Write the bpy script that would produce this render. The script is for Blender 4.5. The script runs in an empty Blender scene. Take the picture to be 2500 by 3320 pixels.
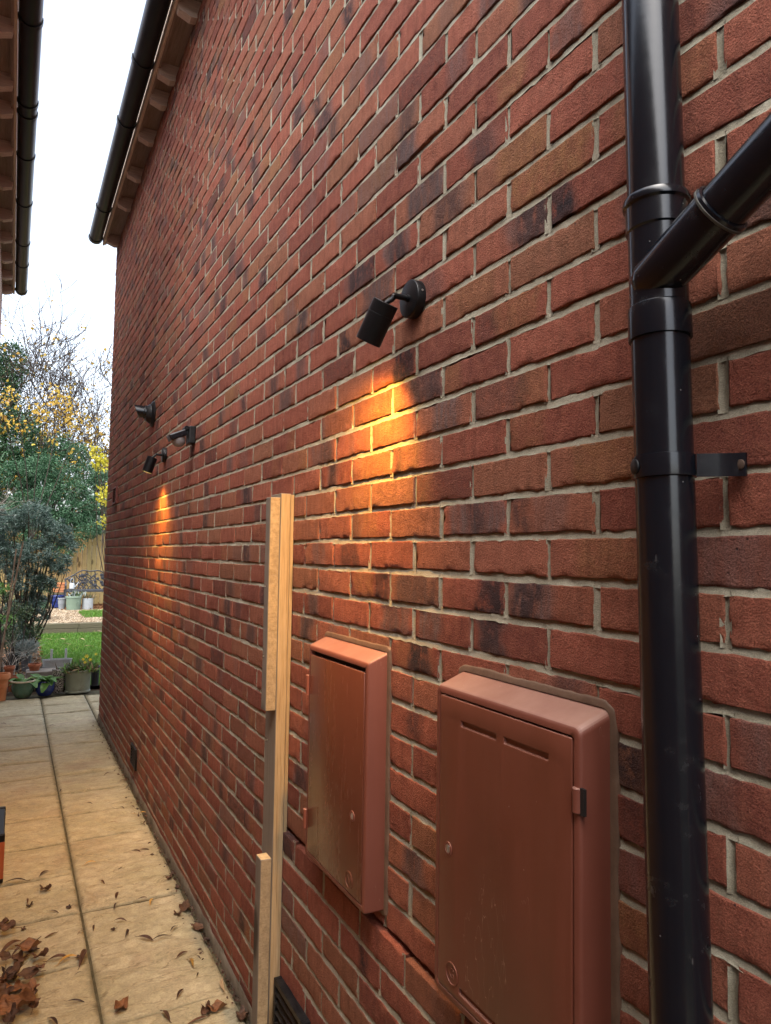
import bpy, bmesh, math, random
import numpy as np
from mathutils import Vector, Matrix
R = math.radians
random.seed(11)
rng = np.random.default_rng(11)
S = bpy.context.scene
col = S.collection

# ------------------------------------------------------------------ camera, world, sun, exposure
CAM = np.array([-0.80077, -1.83300, 1.6038])
CR = None
def _cam_axes(yaw, pitch, roll):
    cy, sy, cp, sp = math.cos(yaw), math.sin(yaw), math.cos(pitch), math.sin(pitch)
    f = np.array([sy * cp, cy * cp, sp]); r = np.array([cy, -sy, 0.0]); u = np.cross(r, f)
    c, s = math.cos(roll), math.sin(roll)
    return np.array([c * r + s * u, -s * r + c * u, f])
CR = _cam_axes(.48320364, .06107465, .01490565)
cd = bpy.data.cameras.new('camera'); cam = bpy.data.objects.new('camera', cd); col.objects.link(cam)
cam.matrix_world = Matrix(((CR[0][0], CR[1][0], -CR[2][0], CAM[0]), (CR[0][1], CR[1][1], -CR[2][1], CAM[1]),
                           (CR[0][2], CR[1][2], -CR[2][2], CAM[2]), (0, 0, 0, 1)))
cd.sensor_fit = 'HORIZONTAL'; cd.sensor_width = 36; cd.lens = 36 * 2298.29 / 2500
cd.clip_start = 0.02; cd.clip_end = 600
S.camera = cam

SUN_EL, SUN_AZ = R(62), R(215)          # azimuth: compass direction the light comes from (0 = +y, clockwise)
w = bpy.data.worlds.new('World'); S.world = w; w.use_nodes = True
wn = w.node_tree.nodes; wl = w.node_tree.links
bg = wn['Background']; sky = wn.new('ShaderNodeTexSky'); sky.sky_type = 'NISHITA'; sky.sun_disc = False
sky.sun_elevation = SUN_EL; sky.sun_rotation = SUN_AZ; sky.air_density = 1.0; sky.dust_density = 4.0; sky.ozone_density = 1.0
hs = wn.new('ShaderNodeHueSaturation'); hs.inputs['Saturation'].default_value = 0.52
wl.new(sky.outputs[0], hs.inputs['Color']); wl.new(hs.outputs[0], bg.inputs[0]); bg.inputs[1].default_value = 0.15
sl = bpy.data.lights.new('sun', 'SUN'); sl.energy = 0.5; sl.angle = R(75); sl.color = (1, .98, .95)
so = bpy.data.objects.new('sun', sl); col.objects.link(so)
sd = Vector((math.sin(SUN_AZ) * math.cos(SUN_EL), math.cos(SUN_AZ) * math.cos(SUN_EL), math.sin(SUN_EL)))
so.rotation_euler = sd.to_track_quat('Z', 'Y').to_euler(); so.location = (-3, -3, 9)
S.view_settings.view_transform = 'Standard'; S.view_settings.look = 'None'; S.view_settings.gamma = 1
S.view_settings.use_curve_mapping = False; S.view_settings.exposure = 1.95
LAMP_W = 23.0

def at(x, y, Y):                         # photograph pixel -> world point at distance Y along the passage
    d = CR.T @ np.array([(x - 1250) / 2298.29, -(y - 1660) / 2298.29, 1.0])
    p = CAM + d * (Y - CAM[1]) / d[1]
    return Vector(p)
def on_ground(x, y, z=0.0):
    d = CR.T @ np.array([(x - 1250) / 2298.29, -(y - 1660) / 2298.29, 1.0])
    return Vector(CAM + d * (z - CAM[2]) / d[2])

# ------------------------------------------------------------------ numpy noise
def _hash(ix, iy, seed):
    h = (ix.astype(np.int64) * 374761393 + iy.astype(np.int64) * 668265263 + seed * 974634777) & 0x7fffffff
    h = ((h ^ (h >> 13)) * 1274126177) & 0x7fffffff
    h = (h ^ (h >> 16)) & 0xffff
    return h / 65535.0
def vnoise(x, y, seed=0):
    x = np.asarray(x, float); y = np.asarray(y, float)
    ix, iy = np.floor(x), np.floor(y); fx, fy = x - ix, y - iy
    fx = fx * fx * (3 - 2 * fx); fy = fy * fy * (3 - 2 * fy)
    a, b = _hash(ix, iy, seed), _hash(ix + 1, iy, seed); c, d = _hash(ix, iy + 1, seed), _hash(ix + 1, iy + 1, seed)
    return (a * (1 - fx) + b * fx) * (1 - fy) + (c * (1 - fx) + d * fx) * fy
def fbm(x, y, seed=0, o=4):
    v, a, t = 0, .5, 0
    for k in range(o):
        v = v + a * vnoise(x * 2 ** k, y * 2 ** k, seed + k * 17); t += a; a *= .5
    return v / t
def sstep(a, b, x):
    t = np.clip((x - a) / (b - a), 0, 1); return t * t * (3 - 2 * t)

# ------------------------------------------------------------------ scene helpers
def link(name, me, mats=(), parent=None):
    o = bpy.data.objects.new(name, me); col.objects.link(o)
    for m in (mats if isinstance(mats, (list, tuple)) else [mats]):
        me.materials.append(m)
    if parent is not None: o.parent = parent
    return o
def tag(o, label, cat, group=None):
    o['label'] = label; o['category'] = cat
    if group: o['group'] = group
    return o
def kind(o, k):
    o['kind'] = k; return o
def thing(name, label, cat, loc=(0, 0, 0), rz=0, group=None):
    o = bpy.data.objects.new(name, None); o.empty_display_size = .1; col.objects.link(o)
    o.location = loc; o.rotation_euler = (0, 0, rz)
    return tag(o, label, cat, group)
def copy_tree(o, parent=None):
    c = o.copy(); col.objects.link(c)
    if parent is not None:
        c.parent = parent
    for ch in list(o.children): copy_tree(ch, c)
    return c
def mesh_np(name, V, F, mi=None, smooth=False):
    me = bpy.data.meshes.new(name); V = np.ascontiguousarray(V, np.float32); F = np.ascontiguousarray(F, np.int32)
    k = F.shape[1]
    me.vertices.add(len(V)); me.vertices.foreach_set('co', V.ravel())
    me.loops.add(F.size); me.loops.foreach_set('vertex_index', F.ravel())
    me.polygons.add(len(F)); me.polygons.foreach_set('loop_start', np.arange(len(F), dtype=np.int32) * k)
    me.polygons.foreach_set('loop_total', np.full(len(F), k, np.int32))
    if mi is not None: me.polygons.foreach_set('material_index', np.ascontiguousarray(mi, np.int32))
    me.polygons.foreach_set('use_smooth', np.full(len(F), bool(smooth)))
    me.update(calc_edges=True); me.validate()
    return me
class MB:                                 # collects shapes, then becomes one mesh
    def __init__(s): s.v = []; s.f = []; s.m = []; s.sm = []
    def add(s, V, F, mi=0, sm=False):
        b = len(s.v); s.v += [tuple(p) for p in V]
        for f in F: s.f.append(tuple(b + i for i in f)); s.m.append(mi); s.sm.append(sm)
        return s
    def box(s, lo, hi, mi=0, rot=None, c=None):
        (a, b, c0), (d, e, f) = lo, hi
        V = [Vector(p) for p in ((a,b,c0),(d,b,c0),(d,e,c0),(a,e,c0),(a,b,f),(d,b,f),(d,e,f),(a,e,f))]
        if rot is not None:
            cc = Vector(c) if c is not None else sum(V, Vector()) / 8
            V = [rot @ (p - cc) + cc for p in V]
        return s.add(V, [(0,3,2,1),(4,5,6,7),(0,1,5,4),(1,2,6,5),(2,3,7,6),(3,0,4,7)], mi)
    def tube(s, pts, rad, n=10, mi=0, caps=True, sm=True):
        pts = [Vector(p) for p in pts]; rad = rad if isinstance(rad, (list, tuple)) else [rad] * len(pts)
        V = []; up = None
        for i, p in enumerate(pts):
            t = (pts[min(i + 1, len(pts) - 1)] - pts[max(i - 1, 0)])
            t = t.normalized() if t.length > 1e-9 else Vector((0, 0, 1))
            if up is None: up = t.orthogonal().normalized()
            up = (up - t * up.dot(t)); up = up.normalized() if up.length > 1e-6 else t.orthogonal().normalized()
            b = t.cross(up)
            for k in range(n):
                a = 2 * math.pi * k / n; V.append(p + (up * math.cos(a) + b * math.sin(a)) * rad[i])
        F = [(i * n + k, i * n + (k + 1) % n, (i + 1) * n + (k + 1) % n, (i + 1) * n + k) for i in range(len(pts) - 1) for k in range(n)]
        s.add(V, F, mi, sm)
        if caps:
            b = len(s.v) - len(V)
            s.f.append(tuple(b + k for k in range(n))[::-1]); s.m.append(mi); s.sm.append(False)
            s.f.append(tuple(b + (len(pts) - 1) * n + k for k in range(n))); s.m.append(mi); s.sm.append(False)
        return s
    def lathe(s, prof, n=28, M=None, mi=0, sm=True, sx=1.0, sy=1.0):   # prof: (r, z) from outside bottom up
        V = []
        for r, z in prof:
            for k in range(n):
                a = 2 * math.pi * k / n; p = Vector((r * sx * math.cos(a), r * sy * math.sin(a), z)); V.append(M @ p if M else p)
        F = [(i * n + k, i * n + (k + 1) % n, (i + 1) * n + (k + 1) % n, (i + 1) * n + k) for i in range(len(prof) - 1) for k in range(n)]
        return s.add(V, F, mi, sm)
    def build(s, name, mats, parent=None, bevel=0, seg=2, autosmooth=True):
        me = bpy.data.meshes.new(name); me.from_pydata(s.v, [], s.f)
        me.polygons.foreach_set('material_index', s.m); me.polygons.foreach_set('use_smooth', s.sm); me.update()
        if bevel:
            bm = bmesh.new(); bm.from_mesh(me)
            ed = [e for e in bm.edges if len(e.link_faces) == 2 and e.calc_face_angle(0) > .6]
            bmesh.ops.bevel(bm, geom=ed, offset=bevel, segments=seg, profile=.5, affect='EDGES', clamp_overlap=True)
            bm.to_mesh(me); bm.free()
        if autosmooth and any(s.sm):
            try: me.set_sharp_from_angle(angle=R(38))
            except Exception: pass
        return link(name, me, mats, parent)

# ------------------------------------------------------------------ node materials
class NT:
    def __init__(s, name):
        s.m = bpy.data.materials.new(name); s.m.use_nodes = True; s.t = s.m.node_tree; s.n = s.t.nodes; s.l = s.t.links
        s.b = s.n['Principled BSDF']; s.out = s.n['Material Output']
    def put(s, sock, v):
        if hasattr(v, 'is_linked') or isinstance(v, bpy.types.NodeSocket): s.l.new(v, sock)
        elif isinstance(v, tuple) and len(v) == 3 and sock.type == 'RGBA': sock.default_value = (*v, 1)
        else: sock.default_value = v
    def coord(s, scale=(1, 1, 1), kindc='Object', rot=(0, 0, 0)):
        tc = s.n.new('ShaderNodeTexCoord'); mp = s.n.new('ShaderNodeMapping'); s.l.new(tc.outputs[kindc], mp.inputs[0])
        mp.inputs['Scale'].default_value = scale; mp.inputs['Rotation'].default_value = rot; return mp.outputs[0]
    def noise(s, vec, scale=5, detail=4, rough=.55, dist=0.0, col=False):
        n = s.n.new('ShaderNodeTexNoise'); s.l.new(vec, n.inputs['Vector']); n.inputs['Scale'].default_value = scale
        n.inputs['Detail'].default_value = detail; n.inputs['Roughness'].default_value = rough; n.inputs['Distortion'].default_value = dist
        return n.outputs['Color' if col else 'Fac']
    def vor(s, vec, scale=5, feat='F1', out='Distance'):
        n = s.n.new('ShaderNodeTexVoronoi'); n.feature = feat; s.l.new(vec, n.inputs['Vector']); n.inputs['Scale'].default_value = scale
        return n.outputs[out]
    def ramp(s, fac, stops):
        n = s.n.new('ShaderNodeValToRGB'); s.put(n.inputs[0], fac); e = n.color_ramp.elements
        while len(e) < len(stops): e.new(.5)
        for k, (p, c) in enumerate(stops):
            e[k].position = p; e[k].color = (*c, 1) if isinstance(c, tuple) else (c, c, c, 1)
        return n.outputs[0]
    def mix(s, fac, a, b, mode='MIX'):
        n = s.n.new('ShaderNodeMix'); n.data_type = 'RGBA'; n.blend_type = mode
        s.put(n.inputs[0], fac); s.put(n.inputs[6], a); s.put(n.inputs[7], b); return n.outputs[2]
    def math(s, op, a, b=0.0, c=None, clamp=False):
        n = s.n.new('ShaderNodeMath'); n.operation = op; n.use_clamp = clamp
        s.put(n.inputs[0], a); s.put(n.inputs[1], b)
        if c is not None: s.put(n.inputs[2], c)
        return n.outputs[0]
    def attr(s, name):
        n = s.n.new('ShaderNodeAttribute'); n.attribute_name = name; return n
    def sep(s, c):
        n = s.n.new('ShaderNodeSeparateColor'); s.l.new(c, n.inputs[0]); return n.outputs
    def bump(s, h, strength=.5, dist=.002, nrm=None):
        n = s.n.new('ShaderNodeBump'); s.put(n.inputs['Height'], h); n.inputs['Strength'].default_value = strength; n.inputs['Distance'].default_value = dist
        if nrm is not None: s.l.new(nrm, n.inputs['Normal'])
        return n.outputs[0]
    def fin(s, color=None, rough=.6, nrm=None, spec=.5, metal=0, **kw):
        if color is not None: s.put(s.b.inputs['Base Color'], color)
        s.put(s.b.inputs['Roughness'], rough); s.b.inputs['Specular IOR Level'].default_value = spec; s.b.inputs['Metallic'].default_value = metal
        if nrm is not None: s.l.new(nrm, s.b.inputs['Normal'])
        return s.m

def m_brick():
    t = NT('brick'); a = t.attr('tone'); sp = t.sep(a.outputs['Color']); dark, ochre, rnd = sp[0], sp[1], sp[2]; grey = a.outputs['Alpha']
    v = t.coord(); vs = t.coord((1, 1, .22))
    base = t.ramp(rnd, [(0, (.168, .051, .034)), (.3, (.218, .065, .041)), (.55, (.260, .082, .051)), (.8, (.238, .088, .051)), (1, (.205, .088, .049))])
    n1 = t.noise(v, 38, 5, .6); n2 = t.noise(vs, 55, 3, .6); n3 = t.noise(v, 420, 3, .7)
    c = t.mix(t.math('MULTIPLY', t.math('SUBTRACT', n1, .45), 2.6, clamp=True), base, t.mix(.5, base, (.33, .130, .078)))
    c = t.mix(t.math('MULTIPLY', ochre, t.ramp(n1, [(.3, .35), (.6, 1.0)])), c, (.235, .108, .046))
    # pale bloom and dark reduction patches, broken up by streaky noise
    g = t.math('MULTIPLY', grey, t.ramp(n2, [(.3, .3), (.62, 1.0)]))
    c = t.mix(g, c, (.120, .078, .070))
    d = t.math('MULTIPLY', dark, t.ramp(t.math('ADD', t.math('MULTIPLY', n1, .6), t.math('MULTIPLY', n2, .4)), [(.38, .10), (.50, 1.0)]))
    c = t.mix(d, c, (.026, .018, .020))
    st = t.ramp(n2, [(.28, .78), (.5, 1.0), (.72, 1.10)])
    c = t.mix(1.0, c, st, 'MULTIPLY')
    c = t.mix(1.0, c, t.ramp(n3, [(.3, .60), (.5, 1.0), (.7, 1.40)]), 'MULTIPLY')
    pit = t.ramp(t.vor(v, 46), [(.05, 1.0), (.11, 0.0)]); pm = t.ramp(t.noise(v, 9, 2), [(.55, 0.0), (.68, 1.0)])
    c = t.mix(t.math('MULTIPLY', pit, pm), c, (.03, .022, .022))
    sp2 = t.ramp(t.vor(v, 60, out='Distance'), [(.025, 1.0), (.045, 0.0)]); sm = t.ramp(t.noise(v, 5, 2), [(.6, 0.0), (.7, 1.0)])
    c = t.mix(t.math('MULTIPLY', sp2, sm), c, (.55, .48, .42))
    h = t.math('ADD', t.math('MULTIPLY', n3, .85), t.math('ADD', t.math('MULTIPLY', t.noise(v, 230, 2, .6), .6), t.math('MULTIPLY', n1, 1.3)))
    h = t.math('SUBTRACT', h, t.math('MULTIPLY', pit, t.math('MULTIPLY', pm, .5)))
    return t.fin(c, .88, t.bump(h, 1.0, .0045), .22)
def m_mortar():
    t = NT('mortar'); v = t.coord()
    n = t.noise(v, 14, 5, .65); f = t.noise(v, 500, 3, .7)
    c = t.ramp(n, [(.25, (.190, .170, .120)), (.5, (.275, .252, .190)), (.75, (.350, .328, .255))])
    c = t.mix(1.0, c, t.ramp(f, [(.3, .75), (.7, 1.2)]), 'MULTIPLY')
    h = t.math('ADD', f, t.math('MULTIPLY', t.noise(v, 130, 4, .7), 1.4))
    return t.fin(c, .95, t.bump(h, .6, .0025), .15)
def m_plain_brick():
    t = NT('plain_brickwork'); v = t.coord(rot=(0, R(90), 0)); n = t.n.new('ShaderNodeTexBrick')
    t.l.new(t.coord(rot=(R(90), 0, 0)), n.inputs['Vector']); n.inputs['Scale'].default_value = 1
    n.inputs['Brick Width'].default_value = .225; n.inputs['Row Height'].default_value = .075; n.inputs['Mortar Size'].default_value = .005
    n.inputs['Color1'].default_value = (.27, .075, .042, 1); n.inputs['Color2'].default_value = (.18, .06, .04, 1); n.inputs['Mortar'].default_value = (.3, .26, .2, 1)
    return t.fin(n.outputs[0], .9, None, .2)
def m_paving():
    t = NT('riven_paving'); v = t.coord(); a = t.attr('tone'); sp = t.sep(a.outputs['Color']); edge, rnd, hgt = sp[0], sp[1], sp[2]
    vs = t.coord((1.5, 4.2, 1), rot=(0, 0, R(-14)))
    n1 = t.noise(v, 2.2, 4, .6); n2 = t.noise(vs, 3.2, 6, .62, .6); n3 = t.noise(v, 130, 3, .7); n4 = t.noise(v, 22, 5, .7)
    c = t.ramp(n2, [(.22, (.320, .272, .172)), (.44, (.405, .355, .232)), (.6, (.455, .402, .270)), (.8, (.505, .455, .325))])
    c = t.mix(t.math('MULTIPLY', rnd, .35), c, (.43, .335, .20))
    c = t.mix(t.ramp(t.noise(v, 1.7, 3, .55, .5), [(.55, 0.0), (.72, .60)]), c, (.245, .150, .098))   # purplish iron stains
    alg = t.math('MULTIPLY', t.ramp(t.noise(v, 3.5, 5, .7), [(.36, 0.0), (.68, 1.0)]), .42)
    c = t.mix(alg, c, (.27, .255, .135))
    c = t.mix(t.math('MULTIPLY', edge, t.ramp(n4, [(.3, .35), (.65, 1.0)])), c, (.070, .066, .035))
    c = t.mix(1.0, c, t.ramp(n4, [(.3, .72), (.5, 1.0), (.7, 1.15)]), 'MULTIPLY')
    c = t.mix(1.0, c, t.ramp(n3, [(.3, .80), (.7, 1.15)]), 'MULTIPLY')
    vein = t.ramp(t.math('ABSOLUTE', t.math('SUBTRACT', t.noise(vs, 2.4, 5, .6, .9), .5)), [(0.0, 1.0), (.030, 0.0)])
    c = t.mix(t.math('MULTIPLY', t.math('MULTIPLY', vein, .7), t.ramp(n4, [(.42, 0.0), (.62, 1.0)])), c, (.12, .09, .05))
    h = t.math('ADD', t.math('MULTIPLY', n3, .22), t.math('ADD', t.math('MULTIPLY', n2, 1.6), t.math('MULTIPLY', n4, .5)))
    h = t.math('SUBTRACT', h, t.math('MULTIPLY', vein, .35))
    return t.fin(c, t.ramp(n4, [(.3, .62), (.7, .85)]), t.bump(h, .6, .006), .3)
def m_var(name, c1, c2, rough=.6, scale=8, bump=.0, bscale=80, spec=.4, metal=0, dirt=None, dscale=4, stretch=(1, 1, 1)):
    t = NT(name); v = t.coord(stretch); n = t.noise(v, scale, 5, .6)
    c = t.ramp(n, [(.3, c1), (.7, c2)])
    if dirt: c = t.mix(t.ramp(t.noise(v, dscale, 6, .7, .4), [(.48, 0.0), (.72, .8)]), c, dirt)
    nr = t.bump(t.noise(v, bscale, 4, .65), .5, bump) if bump else None
    return t.fin(c, rough, nr, spec, metal)
def m_black_gloss():
    t = NT('black_upvc'); v = t.coord(); n = t.noise(v, 26, 6, .7, .3); n2 = t.noise(v, 300, 3, .7); n0 = t.noise(v, 3.0, 3)
    dust = t.math('MULTIPLY', t.ramp(n, [(.56, 0.0), (.78, .55)]), t.ramp(n0, [(.45, .0), (.62, 1.0)]))
    web = t.math('MULTIPLY', t.ramp(t.vor(t.coord((30, 30, 9)), 1.0), [(.02, 1.0), (.05, 0.0)]), t.ramp(n0, [(.45, 0.0), (.6, .8)]))
    c = t.mix(dust, (.0036, .0052, .0082), (.040, .039, .038)); c = t.mix(t.math('MULTIPLY', web, .25), c, (.25, .24, .23))
    c = t.mix(t.ramp(t.vor(v, 34), [(.022, .5), (.04, 0.0)]), c, (.30, .29, .28))
    return t.fin(c, t.math('ADD', t.math('MULTIPLY', n, .16), t.math('ADD', .11, t.math('MULTIPLY', dust, .6))), t.bump(n, .06, .002), .5)
def m_box(name, c1, c2, rough, fade=.0, gloss=False):
    t = NT(name); v = t.coord(); vs = t.coord((9, 9, 1.2))
    n = t.noise(v, 7, 5, .6); ns = t.noise(vs, 5, 5, .65); f = t.noise(v, 220, 3, .7)
    c = t.ramp(t.math('ADD', t.math('MULTIPLY', n, .5), t.math('MULTIPLY', ns, .5)), [(.32, c1), (.66, c2)])
    ln = t.n.new('ShaderNodeNewGeometry'); nz = t.n.new('ShaderNodeSeparateXYZ'); t.l.new(ln.outputs['True Normal'], nz.inputs[0])
    top = t.math('MULTIPLY', t.ramp(nz.outputs[2], [(.35, 0.0), (.8, 1.0)]), t.ramp(n, [(.3, .3), (.7, .85)]))   # dust and chalking lie on the upward faces
    c = t.mix(t.math('MULTIPLY', top, fade), c, (.36, .215, .16))
    sc = t.ramp(t.math('ABSOLUTE', t.math('SUBTRACT', t.noise(t.coord((16, 16, 3.0), rot=(R(14), 0, 0)), 3.1, 2, .5, .2), .5)), [(0.0, 1.0), (.0035, 0.0)])
    sm = t.ramp(t.noise(v, 6, 2), [(.56, 0.0), (.66, .8)])
    c = t.mix(t.math('MULTIPLY', sc, sm), c, (.50, .34, .27))
    dots = t.math('MULTIPLY', t.ramp(t.vor(v, 42), [(.03, 1.0), (.05, 0.0)]), t.ramp(t.noise(v, 11, 2), [(.52, 0.0), (.60, 1.0)]))
    c = t.mix(t.math('MULTIPLY', dots, .6), c, (.48, .36, .3))
    return t.fin(c, t.math('ADD', t.math('MULTIPLY', ns, .22), rough), t.bump(t.math('ADD', f, t.math('MULTIPLY', n, 3.0)), .10, .0012), .5)
def m_wood(name, c1, c2, cdark, rough=.8, axis='z', knots=True, grey=None):
    t = NT(name); st = {'z': (26, 26, 1.1), 'y': (26, 1.1, 26), 'x': (1.1, 26, 26)}[axis]
    v = t.coord(st); vo = t.coord(); g = t.noise(v, 3, 5, .6, .35); fine = t.noise(t.coord(tuple(3.5 * k for k in st)), 4, 4, .6); lo = t.noise(vo, 3, 3)
    c = t.ramp(g, [(.28, cdark), (.46, c1), (.7, c2)])
    c = t.mix(1.0, c, t.ramp(fine, [(.3, .80), (.7, 1.12)]), 'MULTIPLY')
    if grey: c = t.mix(t.ramp(lo, [(.35, .2), (.6, .95)]), c, grey)
    if knots:
        k = t.vor(t.coord((7, 7, 2.6) if axis == 'z' else (5, 5, 5)), 1.0)
        c = t.mix(t.ramp(k, [(.16, .95), (.27, 0.0)]), c, tuple(.45 * x for x in cdark))
    return t.fin(c, rough, t.bump(t.math('ADD', g, t.math('MULTIPLY', fine, .7)), .5, .0016), .25)
def m_sawn(name, c1, c2, grey):
    t = NT(name); v = t.coord(); cut = t.noise(t.coord((6, 6, 95)), 3, 4, .65); n = t.noise(v, 60, 5, .7); lo = t.noise(t.coord((8, 8, 2)), 2, 3)
    c = t.ramp(t.math('ADD', t.math('MULTIPLY', n, .6), t.math('MULTIPLY', cut, .4)), [(.3, c1), (.7, c2)])
    c = t.mix(t.ramp(lo, [(.4, 0.0), (.65, .5)]), c, grey)
    return t.fin(t.mix(1.0, c, t.ramp(n, [(.35, .86), (.6, 1.06)]), 'MULTIPLY'), .9, t.bump(t.math('ADD', n, t.math('MULTIPLY', cut, .3)), .8, .003), .15)
def m_leaf(name, stops, rough=.5, trans=.25, per=True, spec=.4):
    t = NT(name); g = t.n.new('ShaderNodeNewGeometry')
    c = t.ramp(g.outputs['Random Per Island'] if per else t.noise(t.coord(), 30, 4), stops)
    c = t.mix(1.0, c, t.ramp(t.noise(t.coord(), 60, 3), [(.3, .8), (.7, 1.15)]), 'MULTIPLY')
    t.fin(c, rough, None, spec)
    if trans:
        tr = t.n.new('ShaderNodeBsdfTranslucent'); t.l.new(c, tr.inputs[0]); mx = t.n.new('ShaderNodeMixShader'); mx.inputs[0].default_value = trans
        t.l.new(t.b.outputs[0], mx.inputs[1]); t.l.new(tr.outputs[0], mx.inputs[2]); t.l.new(mx.outputs[0], t.out.inputs[0])
    return t.m
def m_deadleaf(name, c1, c2, c3):
    t = NT(name); v = t.coord(); oi = t.n.new('ShaderNodeObjectInfo')
    n = t.noise(v, 45, 5, .65); vein = t.noise(t.coord((30, 160, 30)), 1.5, 3)
    c = t.ramp(n, [(.3, c1), (.52, c2), (.75, c3)])
    c = t.mix(1.0, c, t.ramp(vein, [(.35, .7), (.6, 1.1)]), 'MULTIPLY')
    c = t.mix(1.0, c, t.ramp(oi.outputs['Random'], [(0, .65), (1, 1.35)]), 'MULTIPLY')
    return t.fin(c, .6, t.bump(t.math('ADD', n, vein), .7, .002), .35)

BRICK, MORTAR, PLAINB, PAVE, UPVC = m_brick(), m_mortar(), m_plain_brick(), m_paving(), m_black_gloss()
BLKM = m_var('black_powder_coat', (.0022, .0023, .0028), (.0040, .0041, .0048), .40, 30, .0006, 400, .28)
BLKP = m_var('dusty_black_plastic', (.0040, .0042, .0050), (.0085, .0084, .0090), .48, 12, .001, 120, .3, 0, (.035, .032, .029), 14)
CEMENT = m_var('cement_base', (.17, .15, .12), (.25, .225, .185), .95, 10, .004, 60, .1, 0, (.05, .05, .03), 6)
SOIL = m_var('soil', (.030, .020, .012), (.060, .042, .026), .95, 7, .02, 25, .1)
GUT = m_var('gutter_black', (.006, .007, .010), (.010, .012, .016), .36, 6, .0005, 60, .28)
FASCIA = m_wood('fascia_timber', (.60, .47, .36), (.66, .53, .42), (.50, .37, .27), .7, 'y', False)
RAFTER = m_wood('rafter_stain', (.58, .46, .41), (.66, .54, .48), (.48, .37, .32), .75, 'x', False)
SOFFIT = m_wood('soffit_board', (.33, .245, .205), (.38, .285, .24), (.26, .19, .155), .75, 'y', False)
TILE = m_var('roof_tile', (.16, .07, .045), (.24, .10, .06), .85, 5, .004, 50)
BOXA = m_box('brown_box_shell', (.150, .042, .025), (.182, .054, .033), .46, .55)
DOORA = m_box('brown_box_door', (.112, .033, .018), (.136, .041, .023), .14, .3)
BOXB = m_box('brown_gas_box_shell', (.130, .036, .022), (.160, .047, .029), .44, .75)
DOORB = m_box('brown_gas_box_door', (.118, .033, .018), (.145, .042, .024), .34, .4)
SEAL = m_var('brown_sealant', (.090, .052, .034), (.150, .092, .060), .7, 18, .003, 60, .3)
GAPBLK = m_var('painted_gap_shade', (.006, .004, .004), (.010, .006, .005), .8)  # near-black colour standing in for the shade inside gaps
STEEL = m_var('lock_steel', (.45, .44, .42), (.62, .60, .57), .3, 40, 0, 0, .5, .9)
NEWW = m_wood('sawn_softwood', (.350, .252, .138), (.420, .315, .185), (.235, .155, .078), .75, 'z', True)
SAWN = m_sawn('rough_sawn_edge', (.270, .200, .115), (.390, .300, .185), (.24, .19, .13))
GREYW = m_wood('weathered_softwood', (.185, .155, .120), (.240, .205, .160), (.115, .095, .072), .85, 'z', True, (.17, .15, .125))
PALEEND = m_sawn('cut_end_grain', (.42, .30, .15), (.56, .43, .25), (.40, .30, .17))

# ------------------------------------------------------------------ brickwork
ROW0, HB, CO = 1.6038, .1125, .075        # height of course 0, half brick, course
def zrow(r): return ROW0 - r * CO
SPECIAL = {  # (course, left half-brick index): [(kind, from, to, amount)] measured in fractions from the left end in the photograph
 (-1, 5): [('g', .12, .95, .9), ('d', .40, .75, .7)], (-1, 7): [('d', .06, .24, .8), ('g', .3, .75, .5)], (1, 5): [('d', .62, .98, 1.)],
 (2, 6): [('d', .08, .46, .95), ('g', .05, .5, .6)], (2, 4): [('g', .1, .48, .9)], (2, 2): [('g', .28, .92, .8), ('d', .4, .8, .4)], (1, 3): [('d', .12, 1.0, .6), ('g', .2, .9, .5)],
 (1, 1): [('d', .66, 1.0, .9), ('o', .1, .6, .6)], (-4, 4): [('g', .28, .78, 1.)], (-5, 3): [('d', .42, .96, .7), ('g', .4, 1., .7)],
 (-6, 2): [('d', .52, 1.0, 1.)], (-2, 4): [('o', 0, .3, .7), ('d', .0, 1., .38)], (-4, 6): [('d', .0, .75, .5), ('o', .6, 1., .5)], (-8, 8): [('d', -.1, .30, 1.)],
 (-9, 7): [('o', .0, 1., .9)], (-11, 3): [('g', .28, 1.1, 1.), ('d', .3, 1., .45)], (-13, 3): [('g', -.05, .48, 1.), ('d', .0, .4, .5)], (-10, 0): [('d', .35, 1., .9), ('g', .2, .8, .5)],
 (-9, 1): [('g', .2, .95, .9), ('d', .2, .9, .4)], (-8, 0): [('d', -.1, .32, .95)], (3, 3): [('d', .38, .85, 1.), ('o', .1, .9, .4)], (-3, 3): [('d', .02, .25, .7), ('o', .1, .6, .7)],
 (-10, 6): [('o', .3, 1., .8)], (-12, 8): [('g', .1, .4, .8)], (-7, 5): [('o', .2, .8, .5)], (-2, 8): [('o', .2, 1., .7)], (0, 0): [('d', .2, .7, .7)], (-4, -2): [('g', .1, .9, .8), ('d', .5, .9, .6)],
 (0, 8): [('o', .3, .9, .6)], (-6, 6): [('d', .1, .4, .5), ('o', .3, .9, .6)], (4, 8): [('d', .3, .9, .9)], (6, 9): [('d', .1, .8, .8)], (3, 11): [('g', .1, .9, .6)], (5, 9): [('d', .2, .8, .6)],
 (5, 3): [('d', .4, .7, .7)], (13, 1): [('d', .5, .75, .9)], (15, 3): [('d', .45, .7, .9)],
}
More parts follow.
